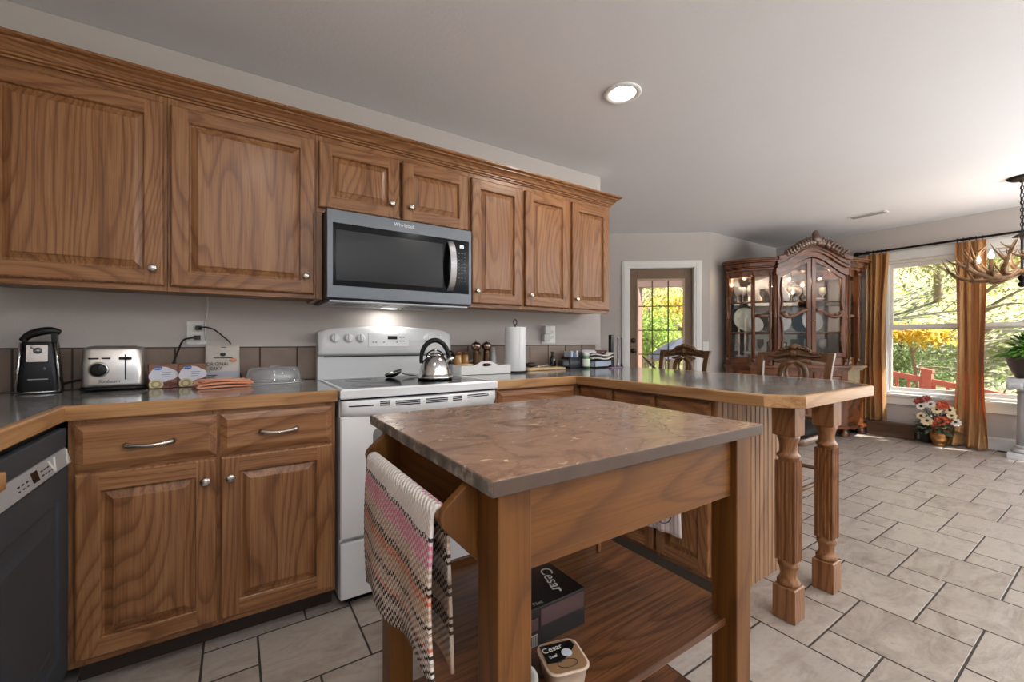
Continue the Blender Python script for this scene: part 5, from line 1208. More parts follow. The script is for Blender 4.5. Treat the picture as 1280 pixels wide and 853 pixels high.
for s in (-1, 1):
    bm = B(); u0, u1 = sorted((s * .02, s * .385))
    rring(bm, [ins(u0, u1, .15, .77, 0, 0), ins(u0, u1, .15, .77, .0, .018), ins(u0, u1, .15, .77, .05, .018), ins(u0, u1, .15, .77, .06, .010), ins(u0, u1, .15, .77, .10, .018)], lambda u, v, n: (u, -.036 - n, v))
    ld = obj('lower_door', bm, WALNUT['z'], t, local=True)
    bm = B(); tube(bm, [(s * .2 + .07 * math.cos(a), -.056, .46 + .11 * math.sin(a)) for a in [2 * PI * k / 24 for k in range(24)]], .009, 8, closed=True); ball(bm, (s * .2, -.056, .46), .025, s=(1, .4, 1.3)); obj('carving', bm, WALNUT['x'], ld, local=True)
# hutch: back mirror, shelves, pilasters, top
MIRR = mat('mirror_back', srgb(120, 108, 96), .10, .85)
bm = B(); box(bm, -.805, .805, .330, .345, .845, 2.0); obj('back_panel', bm, WALNUT['x'], t, local=True)
bm = B(); box(bm, -.80, .80, .326, .3297, .86, 1.98); obj('mirror', bm, MIRR, t, local=True)
for z in (1.22, 1.58):
    bm = B(); pl = [(x * .985, y + .018) for x, y in plan(0)[:-2]] + [(.79, .324), (-.79, .324)]; prism(bm, pl, z, z + .008); obj('glass_shelf', bm, glass('shelf_glass_%d' % int(z * 100), (.82, .88, .84, 1), 3.0), t, local=True)
    bm = B()
    for a, b_ in zip(plan(-.004)[:-2], plan(-.004)[1:-2]): tube(bm, [(a[0], a[1] + .012, z + .002), (b_[0], b_[1] + .012, z + .002)], .011, 6)
    obj('shelf_edge', bm, WALNUT['x'], t, local=True)
bm = B(); slab(bm, -.005, .845, .93); obj('hutch_base_rail', bm, WALNUT['x'], t, local=True, bev=.003); 
def side_slab(bm, off, z0, z1):
    for s in (-1, 1):
        P_ = [(s * .395, -off if off > 0 else .005)] + [(s * (x + off * (0.25 + .75 * (i >= 3))), y - off * (1.0 if i < 5 else .6)) for i, (x, y) in enumerate(HALF) if i >= 1] + [(s * (.815 + off * .5), .345), (s * .395, .345)]
        yield P_
for P_ in side_slab(None, -.005, 0, 0):
    bm = B(); prism(bm, P_, 1.885, 1.96); obj('hutch_top_rail', bm, WALNUT['x'], t, local=True, bev=.003)
bm = B(); pts = plan(0)
def pil(x, y, w, rz, z0=.845, z1=1.96):
    M = Matrix.Translation((x, y, 0)) @ Matrix.Rotation(rz, 4, 'Z'); box(bm, -w / 2, w / 2, -.018, .02, z0, z1, M=M)
    tube(bm, [(0, -.018, z0 + .03), (0, -.018, z1 - .03)], w * .33, 10, M=M)
    for z in (z0 + .05, (z0 + z1) / 2, z1 - .05): lathe(bm, [(w * .36, -.02), (w * .52, -.006), (w * .52, .006), (w * .36, .02)], (0, -.018, z), 12, M=M)
bm.free()
for s in (-1, 1):
    for a_ in ((.412, .0, .036, 0), (.612, .085, .042, s * .5), (.80, .28, .04, s * 1.2), (.452, .014, .022, s * .4)):
        bm = B(); pil(s * a_[0], *a_[1:]); obj('pilaster', bm, WALNUT['z'], t, local=True)
# cornice with arch over the doors
CORN = [list(side_slab(None, o, 0, 0)) for o in (.02, .035, .045, .075, .085, .06)]
for q in (0, 1):
    bm = B()
    for (z0, z1), c_ in zip(((1.955, 1.985), (1.985, 2.0), (2.0, 2.045), (2.045, 2.065), (2.065, 2.085), (2.085, 2.095)), CORN): prism(bm, c_[q], z0, z1)
    obj('cornice', bm, WALNUT['x'], t, bev=.005, local=True)
bm = B(); box(bm, -.395, .395, .06, .345, 1.955, 2.09); obj('top_panel', bm, WALNUT['x'], t, local=True)
def arch(u, h): return h * (0.5 + 0.5 * math.cos(PI * max(-1, min(1, u / .40)))) ** .75
bm = B()
US = [-.42 + .84 * k / 32 for k in range(33)]
for y0, y1, zb_, hb_, dz in ((-.05, .06, 1.885, .205, .20), (-.075, .06, 1.965, .185, .13), (-.105, .06, 2.055, .165, .045), (-.09, .06, 2.00, .18, .02)):
    lo_ = [(u, zb_ + arch(u, hb_)) for u in US]; prism(bm, lo_ + [(u, min(z + dz, 2.10 + arch(u, .165))) for u, z in lo_[::-1]], y0, y1, lambda u, v, a: (u, a, v))
obj('arched_pediment', bm, WALNUT['x'], t, local=True, bev=.004)
CARV = mat('carved_dark_wood', srgb(92, 66, 52), .3, .1, coat=.5, noise=.3, nscale=40)
bm = B(); rnd = random.Random(5)
for s in (-1, 1):
    for k in range(10):
        u = .02 + .033 * k; z = 2.105 + arch(u, .165) - .001 * k
        for q in range(2):
            Mx = Matrix.Translation((s * (u + rnd.uniform(-.01, .01)), -.085 - .02 * q, z + .022 - .03 * q)) @ Matrix.Rotation(s * (.4 + .13 * k + q), 4, 'Y')
            ball(bm, (0, 0, 0), .050 - .0026 * k, s=(1.0, .6, .75), seg=10, rings=8, M=Mx)
        tube(bm, [(s * u, -.10, z - .03), (s * (u + .02), -.125, z + .02), (s * (u + .04), -.115, z + .03), (s * (u + .045), -.11, z + .008), (s * (u + .03), -.115, z)], [.013, .012, .010, .008, .006], 6)
ball(bm, (0, -.10, 2.335), .045, s=(.9, .6, 1.2), seg=12); ball(bm, (0, -.125, 2.285), .05, s=(1.2, .5, .9), seg=12)
obj('carved_crest', bm, CARV, t, local=True)
# glass doors with S-curved tracery
for s in (-1, 1):
    u0, u1 = (.004, .394) if s > 0 else (-.394, -.004)
    bm = B(); Y0, Y1 = -.032, -.008
    top = lambda u: 1.885 + arch(u, .20)
    outer = [(u0, .935), (u1, .935)] + [(u, top(u)) for u in [u1 - (u1 - u0) * k / 14 for k in range(15)]]
    w = .05
    inner = [(u0 + w, .935 + w), (u1 - w, .935 + w)] + [(u, top(u) - w) for u in [u1 - w - (u1 - u0 - 2 * w) * k / 14 for k in range(15)]]
    for y in (Y0, Y1):
        O = [bm.verts.new((u, y, v)) for u, v in outer]; I = [bm.verts.new((u, y, v)) for u, v in inner]
        for k in range(len(O)): bm.faces.new((O[k], O[(k + 1) % len(O)], I[(k + 1) % len(O)], I[k]))
        if y == Y0: O0, I0 = O, I
    for P, Q in ((O0, O), (I0, I)):
        for k in range(len(P)): bm.faces.new((P[k], P[(k + 1) % len(P)], Q[(k + 1) % len(P)], Q[k]))
    d = obj('glass_door', bm, WALNUT['z'], t, local=True, bev=.004)
    bm = B(); prism(bm, [(u, v) for u, v in inner], -.022, -.018, lambda u, v, a: (u, a, v)); obj('pane', bm, PANE, d, local=True)
    bm = B()
    S = spline([(s * .355, -.034, 1.46), (s * .30, -.036, 1.405), (s * .22, -.036, 1.41), (s * .14, -.036, 1.455), (s * .05, -.034, 1.485)], 6); tube(bm, S, .019, 8)
    S = spline([(s * .36, -.034, .99), (s * .335, -.036, 1.15), (s * .345, -.036, 1.32), (s * .36, -.034, 1.40)], 6); tube(bm, S, .013, 8)
    S = spline([(s * .345, -.034, 1.86), (s * .355, -.036, 1.72), (s * .34, -.036, 1.58), (s * .36, -.034, 1.48)], 6); tube(bm, S, .012, 8)
    for k in range(5): ball(bm, (s * (.10 + .055 * k), -.045, 1.455 - .03 * math.sin(k * .8)), .016, s=(1.3, .6, .8), seg=8, rings=6)
    obj('carved_tracery', bm, WALNUT['x'], d, local=True)
    bm = B(); ball(bm, (s * .02, -.045, 1.36), .010); obj('knob', bm, BRASS, d, local=True)
def side_pane(A_, C_):
    a = Vector((A_[0], A_[1] + .004, 0)); c = Vector((C_[0], C_[1] + .004, 0)); n = Vector((-(c - a).y, (c - a).x, 0)).normalized() * .002
    for p, q in ((a - n, c - n), (c + n, a + n)): face(bm, [(p.x, p.y, .93), (q.x, q.y, .93), (q.x, q.y, 1.885), (p.x, p.y, 1.885)])
for s in (-1, 1):
    bm = B(); side_pane((s * .43, .006), (s * .595, .088)); obj('narrow_pane', bm, PANE, t, local=True)
    bm = B(); P = HALF[4:]
    for a, c in zip(P, P[1:]): side_pane((s * a[0], a[1]), (s * c[0], c[1]))
    obj('curved_pane', bm, PANE, t, local=True)
    bm = B(); ball(bm, (s * .515, .045, 1.42), .035, s=(1.4, .5, .6)); tube(bm, [(s * .44, .008, 1.42), (s * .59, .085, 1.42)], .02, 8); obj('carved_bar', bm, WALNUT['x'], t, local=True)
bm = B()
for x in (-.66, -.12, .25): lathe(bm, [(0, 0), (.016, 0), (.016, .012), (0, .014)], (x, .18, 1.868), 16)
obj('interior_lamp', bm, mat('cabinet_lamp', srgb(255, 220, 170), .4, emit=(1, .72, .42, 1), es=10.0), t, local=True)
CM = Matrix.Translation((5.596, 2.181, 0)) @ Matrix.Rotation(-math.radians(33.37), 4, 'Z')
for x in (-.66, -.12, .25):
    p = CM @ Vector((x, .17, 1.84)); light('cabinet_glow', 'POINT', p, 1.6, (1.0, .66, .36), shadow_soft_size=.02)
# what stands in it (each its own thing)
def at_cab(x, y, z): return tuple(CM @ Vector((x, y, z)))
t = thing('taper_candle', 'white taper candle in a glass holder, taller one at the left of the china cabinet', 'candle', at_cab(-.700, .235, .9302), group='taper candles in the china cabinet')
bm = B(); lathe(bm, [(.035, 0), (.04, .006), (.012, .03), (.010, .13), (.016, .16), (.014, .17), (0, .17)], seg=16); obj('holder', bm, CRYST, t, local=True)
bm = B(); lathe(bm, [(.012, .165), (.012, .36), (.008, .47), (.004, .475), (0, .476)], seg=12); obj('taper', bm, CREAM, t, local=True)
dup(t, at_cab(-.640, .20, .9302), 0, 'white taper candle in a glass holder, lower one beside the curved glass')
bm = B()
c = Vector(at_cab(-.55, .20, .9305)); lathe(bm, [(0, 0), (.05, .002), (.085, .03), (.10, .065), (.096, .066), (.08, .034), (.045, .010), (0, .008)], c, 28); solo('glass_bowl', bm, CRYST, 'wide cut-glass bowl at the bottom left of the china cabinet', 'bowl')
def plate(c, r, label, m, tilt=1.35, rz=-math.radians(33.37)):
    bm = B(); M = Matrix.Translation(c) @ Matrix.Rotation(rz, 4, 'Z') @ Matrix.Translation((0, 0, r)) @ Matrix.Rotation(tilt, 4, 'X')
    lathe(bm, [(0, 0), (r * .6, 0), (r * .66, .006), (r, .018), (r, .021), (r * .64, .010), (r * .58, .004), (0, .004)], M=M, seg=40)
    return solo('plate', bm, m, label, 'plate', 'display plates in the china cabinet')
SAGE = mat('sage_china', srgb(204, 208, 192), .2, coat=.5)
plate(at_cab(-.615, .25, 1.232), .15, 'large pale plate standing on the middle shelf at the left', SAGE)
plate(at_cab(-.20, .25, 1.232), .14, 'round pale plate standing behind the left glass door', CHINA)
plate(at_cab(.20, .25, 1.232), .13, 'round white plate standing behind the right glass door', CHINA)
plate(at_cab(-.52, .20, 1.232), .09, 'small white saucer standing in front of the large pale plate', CHINA)
def goblet(c, label, s=1.0, m=CRYST):
    bm = B(); lathe(bm, [(0, 0), (.030 * s, 0), (.030 * s, .003), (.006, .010), (.005, .07 * s), (.012, .08 * s), (.034 * s, .11 * s), (.036 * s, .15 * s), (.032 * s, .18 * s), (.030 * s, .18 * s), (.033 * s, .15 * s), (.031 * s, .112 * s), (.006, .086 * s), (0, .085 * s)], c, 18)
    return solo('goblet', bm, m, label, 'glass', 'stemmed glasses in the china cabinet')
k = 0
TXT = ['left end', 'second from the left', 'third from the left', 'fourth from the left', 'fifth from the left', 'sixth from the left', 'seventh from the left', 'right end']
for k, x in enumerate((-.72, -.645, -.57, -.30, -.065, .03, .12, .33)): goblet(at_cab(x, .22 + .02 * (k % 2), 1.5885), 'stemmed glass on the top glass shelf of the cabinet, ' + TXT[k], 1.05)
for k, (x, lb) in enumerate(((-.31, 'stemmed glass at the bottom of the cabinet behind the left door'), (.12, 'stemmed glass at the bottom of the cabinet just right of the door meeting'), (.30, 'stemmed glass at the bottom of the cabinet behind the right door'))): goblet(at_cab(x, .2, .9305), lb, 1.2)
bm = B(); c = Vector(at_cab(-.19, .19, 1.589)); lathe(bm, [(0, 0), (.05, 0), (.07, .03), (.075, .08), (.05, .13), (.03, .16), (.036, .18), (0, .18)], c, 24); solo('pitcher', bm, CHINA, 'white china pitcher on the top shelf behind the left door', 'pitcher')
bm = B(); c = Vector(at_cab(.22, .24, 1.589)); lathe(bm, [(0, 0), (.06, 0), (.11, .035), (.115, .05), (.10, .05), (.05, .02), (0, .015)], c, 24); solo('dish', bm, CHINA, 'shallow white dish on the top shelf behind the right door', 'dish')
bm = B(); c = Vector(at_cab(-.18, .22, .931)); M = Matrix.Translation(c) @ Matrix.Rotation(-math.radians(33.37), 4, 'Z')
for a in ((-.055, .055, -.01, .01, 0, .012), (-.055, .055, -.01, .01, .168, .18), (-.055, -.043, -.01, .01, .012, .168), (.043, .055, -.01, .01, .012, .168)): box(bm, *a, M=M)
box(bm, -.043, .043, -.002, .004, .012, .168, 1, M=M); solo('picture_frame', bm, [IRON, mat('grey_green_photo', srgb(150, 158, 142), .3)], 'dark framed small picture at the bottom of the cabinet behind the left door', 'picture frame')

# ------------------------------------------------------------------ counter stools
def stool():
    t = thing('bar_stool', 'carved dark wood stool with arched crest at the window end of the bar counter', 'stool', (2.72, 1.24, 0), 0, group='carved stools at the bar counter')
    # local: seat faces -x (towards the counter); back at +x
    bm = B()
    W = .205
    def leg(p, q, r0, r1): return tube(B(), spline([p, (p[0] + (q[0] - p[0]) * .5 + .015, p[1] + (q[1] - p[1]) * .5, (p[2] + q[2]) / 2), q], 6), [r1 + (r0 - r1) * i / 12 for i in range(13)], 10)
    for x, y in ((-.19, -.18), (-.19, .18), (.17, -.18), (.17, .18)):
        obj('leg', leg((x * 1.12, y * 1.08, 0.002), (x, y, .575), .022, .015), CHAIRW, t, local=True)
    bm = B()
    for z, a, b_ in ((.22, (-.205, -.19), (-.205, .19)), (.30, (-.205, -.185), (.18, -.185)), (.30, (-.205, .185), (.18, .185)), (.36, (.175, -.185), (.175, .185))): tube(bm, [(a[0], a[1], z), (b_[0], b_[1], z)], [.012, .012], 8)
    obj('stretcher', bm, CHAIRW, t, local=True)
    bm = B(); loft(bm, [(rrect(.225, .225, .05), .555), (rrect(.23, .23, .05), .565), (rrect(.23, .23, .05), .595)]); obj('seat_frame', bm, CHAIRW, t, local=True)
    bm = B(); loft(bm, [(rrect(.215, .215, .05), .595), (rrect(.22, .22, .06), .615), (rrect(.205, .205, .07), .637), (rrect(.15, .15, .07), .645)]); obj('seat_cushion', bm, mat('black_leather', srgb(24, 21, 20), .8, spec=.1), t, local=True)
    for s in (-1, 1):
        bm = B()
        Pn = spline([(.185, s * .185, .575), (.195, s * .188, .75), (.215, s * .192, .92), (.245, s * .200, 1.046)], 6)
        for a, b_ in zip(Pn, Pn[1:]):
            V = [bm.verts.new((p.x + dx, p.y + dy, p.z)) for p in (a, b_) for dx, dy in ((-.014, -.019), (.014, -.019), (.014, .019), (-.014, .019))]
            for q in ((0, 1, 5, 4), (1, 2, 6, 5), (2, 3, 7, 6), (3, 0, 4, 7)): bm.faces.new([V[i] for i in q])
            if a is Pn[0]: bm.faces.new([V[i] for i in (3, 2, 1, 0)])
        bm.faces.new([V[i] for i in (4, 5, 6, 7)])
        bmesh.ops.remove_doubles(bm, verts=bm.verts[:], dist=1e-6)
        obj('back_post', bm, CHAIRW, t, local=True, bev=.004)
    # carved crest rail
    bm = B()
    top = lambda y: 1.045 + .052 * (0.5 + 0.5 * math.cos(PI * min(1, abs(y) / .15))) + .004 * math.cos(y * 90) * (abs(y) < .16)
    bot = lambda y: 1.000 + .012 * math.cos(PI * y / .2) - .016 * math.exp(-(y / .035) ** 2)
    ys = [-.186 + .372 * k / 48 for k in range(49)]
    X = lambda y: .238 + .012 * math.cos(PI * y / .4)
    pr = [(y, top(y)) for y in ys] + [(y, bot(y)) for y in ys[::-1]]
    prism(bm, pr, .226, .250, lambda u, v, a: (a + .010 * math.cos(PI * u / .4), u, v))
    cr = obj('crest_rail', bm, CHAIRW, t, local=True)
    bm = B()
    for s in (-1, 1):
        for k in range(7):
            y = s * (.012 + .02 * k); z = top(y) - .014
            ball(bm, (.222 + .010, y, z), .013 - .0006 * k, s=(.8, 1.2, .8), seg=8, rings=6)
        tube(bm, spline([(.226, s * .01, 1.035), (.224, s * .05, 1.030), (.226, s * .10, 1.022), (.228, s * .15, 1.026)], 5), .007, 6)
    ball(bm, (.226, 0, 1.082), .022, s=(.6, 1.1, .8), seg=10); ball(bm, (.226, 0, 1.04), .020, s=(.7, 1, 1.2), seg=10)
    obj('carving', bm, CHAIRW, cr, local=True)
    # lyre splat
    bm = B()
    for s in (-1, 1):
        tube(bm, spline([(.222, s * .022, .990), (.222, s * .060, .960), (.220, s * .072, .905), (.216, s * .055, .84), (.208, s * .022, .78), (.204, s * .030, .72), (.20, s * .05, .66)], 5), [.016] * 31, 8)
        tube(bm, spline([(.226, s * .006, .985), (.224, s * .034, .95), (.222, s * .038, .91), (.22, s * .020, .87), (.218, s * .004, .855)], 5), .0085, 8)
        tube(bm, spline([(.232, s * .03, 1.0), (.23, s * .085, .985), (.232, s * .10, .99)], 5), .009, 6)
    tube(bm, [(.205, -.05, .66), (.205, .05, .66)], .014, 8); tube(bm, [(.197, -.185, .655), (.197, .185, .655)], .013, 8)
    obj('splat', bm, CHAIRW, t, local=True)
    return t
s1 = stool()
dup(s1, (2.72, 2.02, 0), 0, 'carved dark wood stool with arched crest at the counter, nearer the garden door')

# ------------------------------------------------------------------ curtains
def drape_mat():
    m, nt, b = nmat('gold_curtain'); tc = nt.nodes.new('ShaderNodeTexCoord')
    mp = nt.nodes.new('ShaderNodeVectorMath'); mp.operation = 'MULTIPLY'; mp.inputs[1].default_value = (8, 15, .5); nt.links.new(tc.outputs['Object'], mp.inputs[0])
    n = nt.nodes.new('ShaderNodeTexNoise'); n.inputs['Scale'].default_value = 1; n.inputs['Detail'].default_value = 3; nt.links.new(mp.outputs[0], n.inputs['Vector'])
    r = ramp(nt, n.outputs['Fac'], [(.3, srgb(146, 108, 62)), (.5, srgb(190, 146, 88)), (.7, srgb(216, 178, 120))])
    nt.links.new(r.outputs[0], b.inputs['Base Color']); b.inputs['Roughness'].default_value = .45; b.inputs['Sheen Weight'].default_value = .3
    out = [x for x in nt.nodes if x.type == 'OUTPUT_MATERIAL'][0]
    tr_ = nt.nodes.new('ShaderNodeBsdfTranslucent'); tr_.inputs[0].default_value = srgb(222, 146, 66)
    mx = nt.nodes.new('ShaderNodeMixShader'); mx.inputs[0].default_value = .35
    nt.links.new(b.outputs[0], mx.inputs[1]); nt.links.new(tr_.outputs[0], mx.inputs[2]); nt.links.new(mx.outputs[0], out.inputs[0]); return m
DRAPE = drape_mat()
def curtain(label, ya, yb, xc, seed, puddle=0.05, flare=0.0, zb=.006):
    t = thing('curtain', label, 'curtain', (xc, (ya + yb) / 2, 0), group='gold curtains at the dining window')
    rnd = random.Random(seed); bm = B(); nz, ny = 46, 72; rows = []
    ph = [rnd.uniform(0, 6) for _ in range(4)]
    for i in range(nz + 1):
        s = i / nz; z = 2.168 - (2.168 - zb) * s
        wid = 1.0 - .12 * math.sin(PI * min(1, s * 1.05)) + flare * s ** 5 + .03 * math.sin(s * 9 + seed); mid = (ya + yb) / 2 + .015 * math.sin(s * 3 + ph[0])
        row = []
        for j in range(ny + 1):
            w = j / ny - .5
            am = .022 + .012 * s
            nv = mnoise.noise(Vector((w * 3.1 + seed, s * 1.6, seed * .7))); d = am * 1.25 * math.sin(w * 2 * PI * 3.2 + ph[1] + 3.4 * nv) * (.7 + .6 * abs(nv)) + .008 * math.sin(w * 2 * PI * 7.3 + ph[3] + 4 * nv + s) + .012 * nv
            x = xc + d - puddle * max(0, s - .9) * 10 * (0.5 + .5 * math.sin(w * 7 + ph[0]))
            row.append(bm.verts.new((x, mid + (yb - ya) * wid * w, z + .012 * (s > .985) * math.sin(w * 30) ** 2)))
        rows.append(row)
    for a, b_ in zip(rows, rows[1:]):
        for j in range(ny): f = bm.faces.new((a[j], a[j + 1], b_[j + 1], b_[j])); f.smooth = True
    o = obj('panel', bm, DRAPE, t); sd = o.modifiers.new('solidify', 'SOLIDIFY'); sd.thickness = .003; sd.offset = 0
    for k in range(5):
        y = ya + (yb - ya) * (k + .5) / 5
        bm = B(); tube(bm, [(6.45 + .019 * math.cos(a), y, 2.198 + .019 * math.sin(a)) for a in [2 * PI * q / 20 for q in range(20)]], .0028, 6, closed=True); tube(bm, [(6.45, y, 2.180), (6.445, y, 2.165)], .003, 6); obj('ring', bm, IRON, t)
    return t
curtain('narrow gold curtain at the left side of the dining window', 1.70, 1.90, 6.425, 2, .0, 0, .172)
curtain('gold curtain hanging between the dining windows, lit orange low down', .925, 1.155, 6.425, 5, .10, .25)
t = thing('curtain_rod', 'long dark metal curtain rod above the dining windows', 'curtain rod', (6.45, .0, 2.19))
bm = B(); tube(bm, [(6.45, 1.97, 2.198), (6.45, -2.4, 2.198)], .0125, 14); obj('rod', bm, IRON, t)
bm = B(); ball(bm, (6.45, 2.0, 2.198), .026, s=(1, 1.3, 1)); lathe(bm, [(.013, 0), (.02, .006), (.013, .012)], M=Matrix.Translation((6.45, 1.965, 2.198)) @ Matrix.Rotation(PI / 2, 4, 'X'), seg=14); obj('finial', bm, IRON, t)
for y in (1.93, .60, -.8, -2.3):
    bm = B(); tube(bm, [(6.549, y, 2.215), (6.50, y, 2.205), (6.45, y, 2.183)], .006, 8); lathe(bm, [(0, 0), (.022, 0), (.020, .005), (0, .006)], M=Matrix.Translation((6.549, y, 2.215)) @ Matrix.Rotation(-PI / 2, 4, 'Y'), seg=14); obj('bracket', bm, IRON, t)

# ------------------------------------------------------------------ by the dining window
t = thing('storage_box', 'low dark brown wooden box on the floor under the window', 'box', (6.43, 1.665, 0))
DKB = wood('dark_brown_board', 'y', srgb(110, 82, 62), srgb(86, 62, 46), srgb(56, 38, 28), rings=6)
bm = B(); box(bm, 6.385, 6.478, 1.455, 1.885, .0005, .150); obj('carcass', bm, DKB, t, bev=.003)
bm = B(); box(bm, 6.378, 6.484, 1.448, 1.892, .150, .168); obj('lid', bm, DKB, t, bev=.003)
bm = B(); box(bm, 6.381, 6.3855, 1.455, 1.885, .012, .030); obj('plinth', bm, DKB, t)
t = thing('flower_arrangement', 'autumn arrangement of red, cream and rust flowers in a brass pot', 'flowers', (6.325, 1.245, 0))
bm = B(); lathe(bm, [(0, .0008), (.055, .0008), (.06, .008), (.05, .02), (.058, .035), (.078, .075), (.083, .12), (.078, .16), (.068, .18), (.074, .194), (.076, .20), (.068, .20), (.06, .18), (.0, .17)], (6.325, 1.245, 0), 32); obj('pot', bm, BRASS, t)
rnd = random.Random(21)
LEAFD = mat('dark_green_leaf', srgb(54, 66, 46), .5); PETC = mat('cream_petal', srgb(226, 206, 164), .6); PETR = mat('rust_petal', srgb(176, 74, 40), .6); PETP = mat('dusty_red_petal', srgb(160, 76, 66), .6); PETW = mat('white_petal', srgb(226, 218, 206), .6)
def leaf(bm, p, d, L, w, up=Vector((0, 0, 1)), mi=0, droop=.25):
    d = Vector(d).normalized(); sdv = d.cross(up)
    sdv = sdv.normalized() if sdv.length > 1e-4 else Vector((1, 0, 0)); nn = sdv.cross(d)
    P = []
    for s, ww in ((0, .12), (.3, .85), (.6, 1.0), (.85, .55), (1, 0.03)):
        c = Vector(p) + d * L * s - Vector((0, 0, droop * L * s * s)); P.append((c - sdv * w * ww * .5, c + nn * w * .12, c + sdv * w * ww * .5))
    V = [[bm.verts.new(q) for q in row] for row in P]
    for a, b_ in zip(V, V[1:]):
        for k in (0, 1): f = bm.faces.new((a[k], a[k + 1], b_[k + 1], b_[k])); f.material_index = mi; f.smooth = True
bm = B()
C0 = Vector((6.315, 1.262, .19))
for k in range(95):
    d = Vector((rnd.uniform(-1, .35), rnd.uniform(-.7, .8), rnd.uniform(-.15, 1.1))).normalized()
    leaf(bm, C0 + d * rnd.uniform(.03, .15), d + Vector((0, 0, -.1)), rnd.uniform(.06, .11), rnd.uniform(.025, .045), droop=.35)
obj('leaves', bm, LEAFD, t)
bm = B()
FL_ = []
for k, (dy, dz, dx, r, m) in enumerate(((.13, .24, -.03, .055, 3), (.07, .27, -.05, .05, 3), (.10, .19, -.10, .045, 4), (.03, .22, -.08, .05, 4), (.10, .09, -.10, .045, 1), (.045, .045, -.13, .058, 1), (-.06, .22, -.06, .065, 2), (-.02, .17, -.09, .05, 1), (-.11, .17, -.05, .05, 1), (-.05, .06, -.12, .06, 2), (-.10, .08, -.08, .05, 2), (-.15, .05, -.04, .05, 4), (-.01, .03, -.12, .05, 2), (-.13, .12, -.08, .045, 1))):
    c = Vector((6.33 + dx, 1.265 + dy, .22 + dz)); nd = Vector((-.75 + dx, dy * 1.5, .45)).normalized(); FL_.append((c, nd, r, m))
mats = {1: PETC, 2: PETR, 3: PETP, 4: PETW}
bmst = B()
for c, nd, r, m in FL_:
    bm = B(); a0 = rnd.uniform(0, 1)
    u = nd.orthogonal().normalized(); v = nd.cross(u)
    for q in range(9): a = 2 * PI * q / 9 + a0; leaf(bm, c, u * math.cos(a) + v * math.sin(a) + nd * .25, r, r * .62, up=nd, droop=.1)
    if m in (2, 3):
        for q in range(7): a = 2 * PI * q / 7; leaf(bm, c + nd * .004, u * math.cos(a) + v * math.sin(a) + nd * .7, r * .7, r * .5, up=nd, droop=.0)
    ball(bm, c + nd * .008, r * .26, mi=1, seg=10, rings=6)
    fl = obj('flower', bm, [mats[m], mat('seed_head', srgb(64, 44, 30), .7) if m in (1, 4) else mats[m]], t)
    tube(bmst, [C0 + Vector((0, 0, -.05)), C0.lerp(c, .6) + Vector((0, 0, .02)), c], .003, 5)
obj('stem', bmst, LEAFD, t)
bm = B(); lathe(bm, [(0, .0008), (.045, .0008), (.05, .01), (.055, .11), (.05, .14), (.044, .14), (.0, .12)], (6.41, 1.365, 0), 24)
t2 = thing('dark_vase', 'small dark green leafy pot between the box and the brass pot', 'pot', (6.41, 1.365, 0))
obj('pot', bm, mat('dark_pot', srgb(52, 46, 40), .4), t2)
bm = B()
for k in range(40):
    d = Vector((rnd.uniform(-1, .4), rnd.uniform(-1, 1), rnd.uniform(.0, 1.2))).normalized(); leaf(bm, Vector((6.40, 1.36, .13)) + d * .03, d, rnd.uniform(.07, .13), .035, droop=.4)
obj('leaves', bm, LEAFD, t2)
# pedestal and plant
MARB = mat('grey_white_plaster', srgb(206, 208, 212), .55, noise=.06, nscale=14)
t = thing('pedestal', 'grey-white column pedestal under the potted plant', 'pedestal', (6.30, .60, 0))
PC = (6.30, .60, 0)
bm = B(); prism(bm, [(6.30 + x, .60 + y) for x, y in rrect(.15, .15, .004, 2)], 0.0008, .055); lathe(bm, [(.135, .055), (.14, .07), (.135, .088), (.118, .095), (.118, .105), (.125, .115), (.115, .125)], PC, 36); obj('base', bm, MARB, t)
bm = B(); pts = [((.108 if k % 2 else .098) * math.cos(2 * PI * k / 40), (.108 if k % 2 else .098) * math.sin(2 * PI * k / 40)) for k in range(40)]
loft(bm, [([(6.30 + x, .60 + y) for x, y in pts], .122), ([(6.30 + x * .93, .60 + y * .93) for x, y in pts], .65)]); obj('shaft', bm, MARB, t)
bm = B(); lathe(bm, [(.10, .645), (.112, .655), (.108, .668), (.12, .69), (.128, .70)], PC, 36)
for sx_ in (-1, 1):
    for sy_ in (-1, 1):
        Mv = Matrix.Translation((6.30 + sx_ * .135, .60 + sy_ * .10, .70)); lathe(bm, [(0, -.05), (.036, -.05), (.04, -.03), (.034, 0), (.04, .03), (.036, .05), (0, .05)], M=Mv @ Matrix.Rotation(PI / 2, 4, 'X') @ Matrix.Scale(1, 4), seg=18)
prism(bm, [(6.30 + x, .60 + y) for x, y in rrect(.155, .155, .006, 2)], .728, .765); prism(bm, [(6.30 + x, .60 + y) for x, y in rrect(.14, .14, .006, 2)], .70, .728); obj('capital', bm, MARB, t)
t = thing('potted_plant', 'leafy green plant in a dark bowl pot on the pedestal', 'plant', (6.30, .60, .765))
bm = B(); lathe(bm, [(0, .766), (.10, .766), (.115, .775), (.15, .85), (.172, .93), (.178, .965), (.185, .968), (.185, .985), (.172, .985), (.16, .95), (0, .94)], PC, 40); obj('pot', bm, mat('dark_brown_pot', srgb(70, 60, 56), .35), t)
LEAFG = mat('green_leaf', srgb(96, 150, 52), .4, noise=.35, nscale=12)
bm = B(); rnd = random.Random(9)
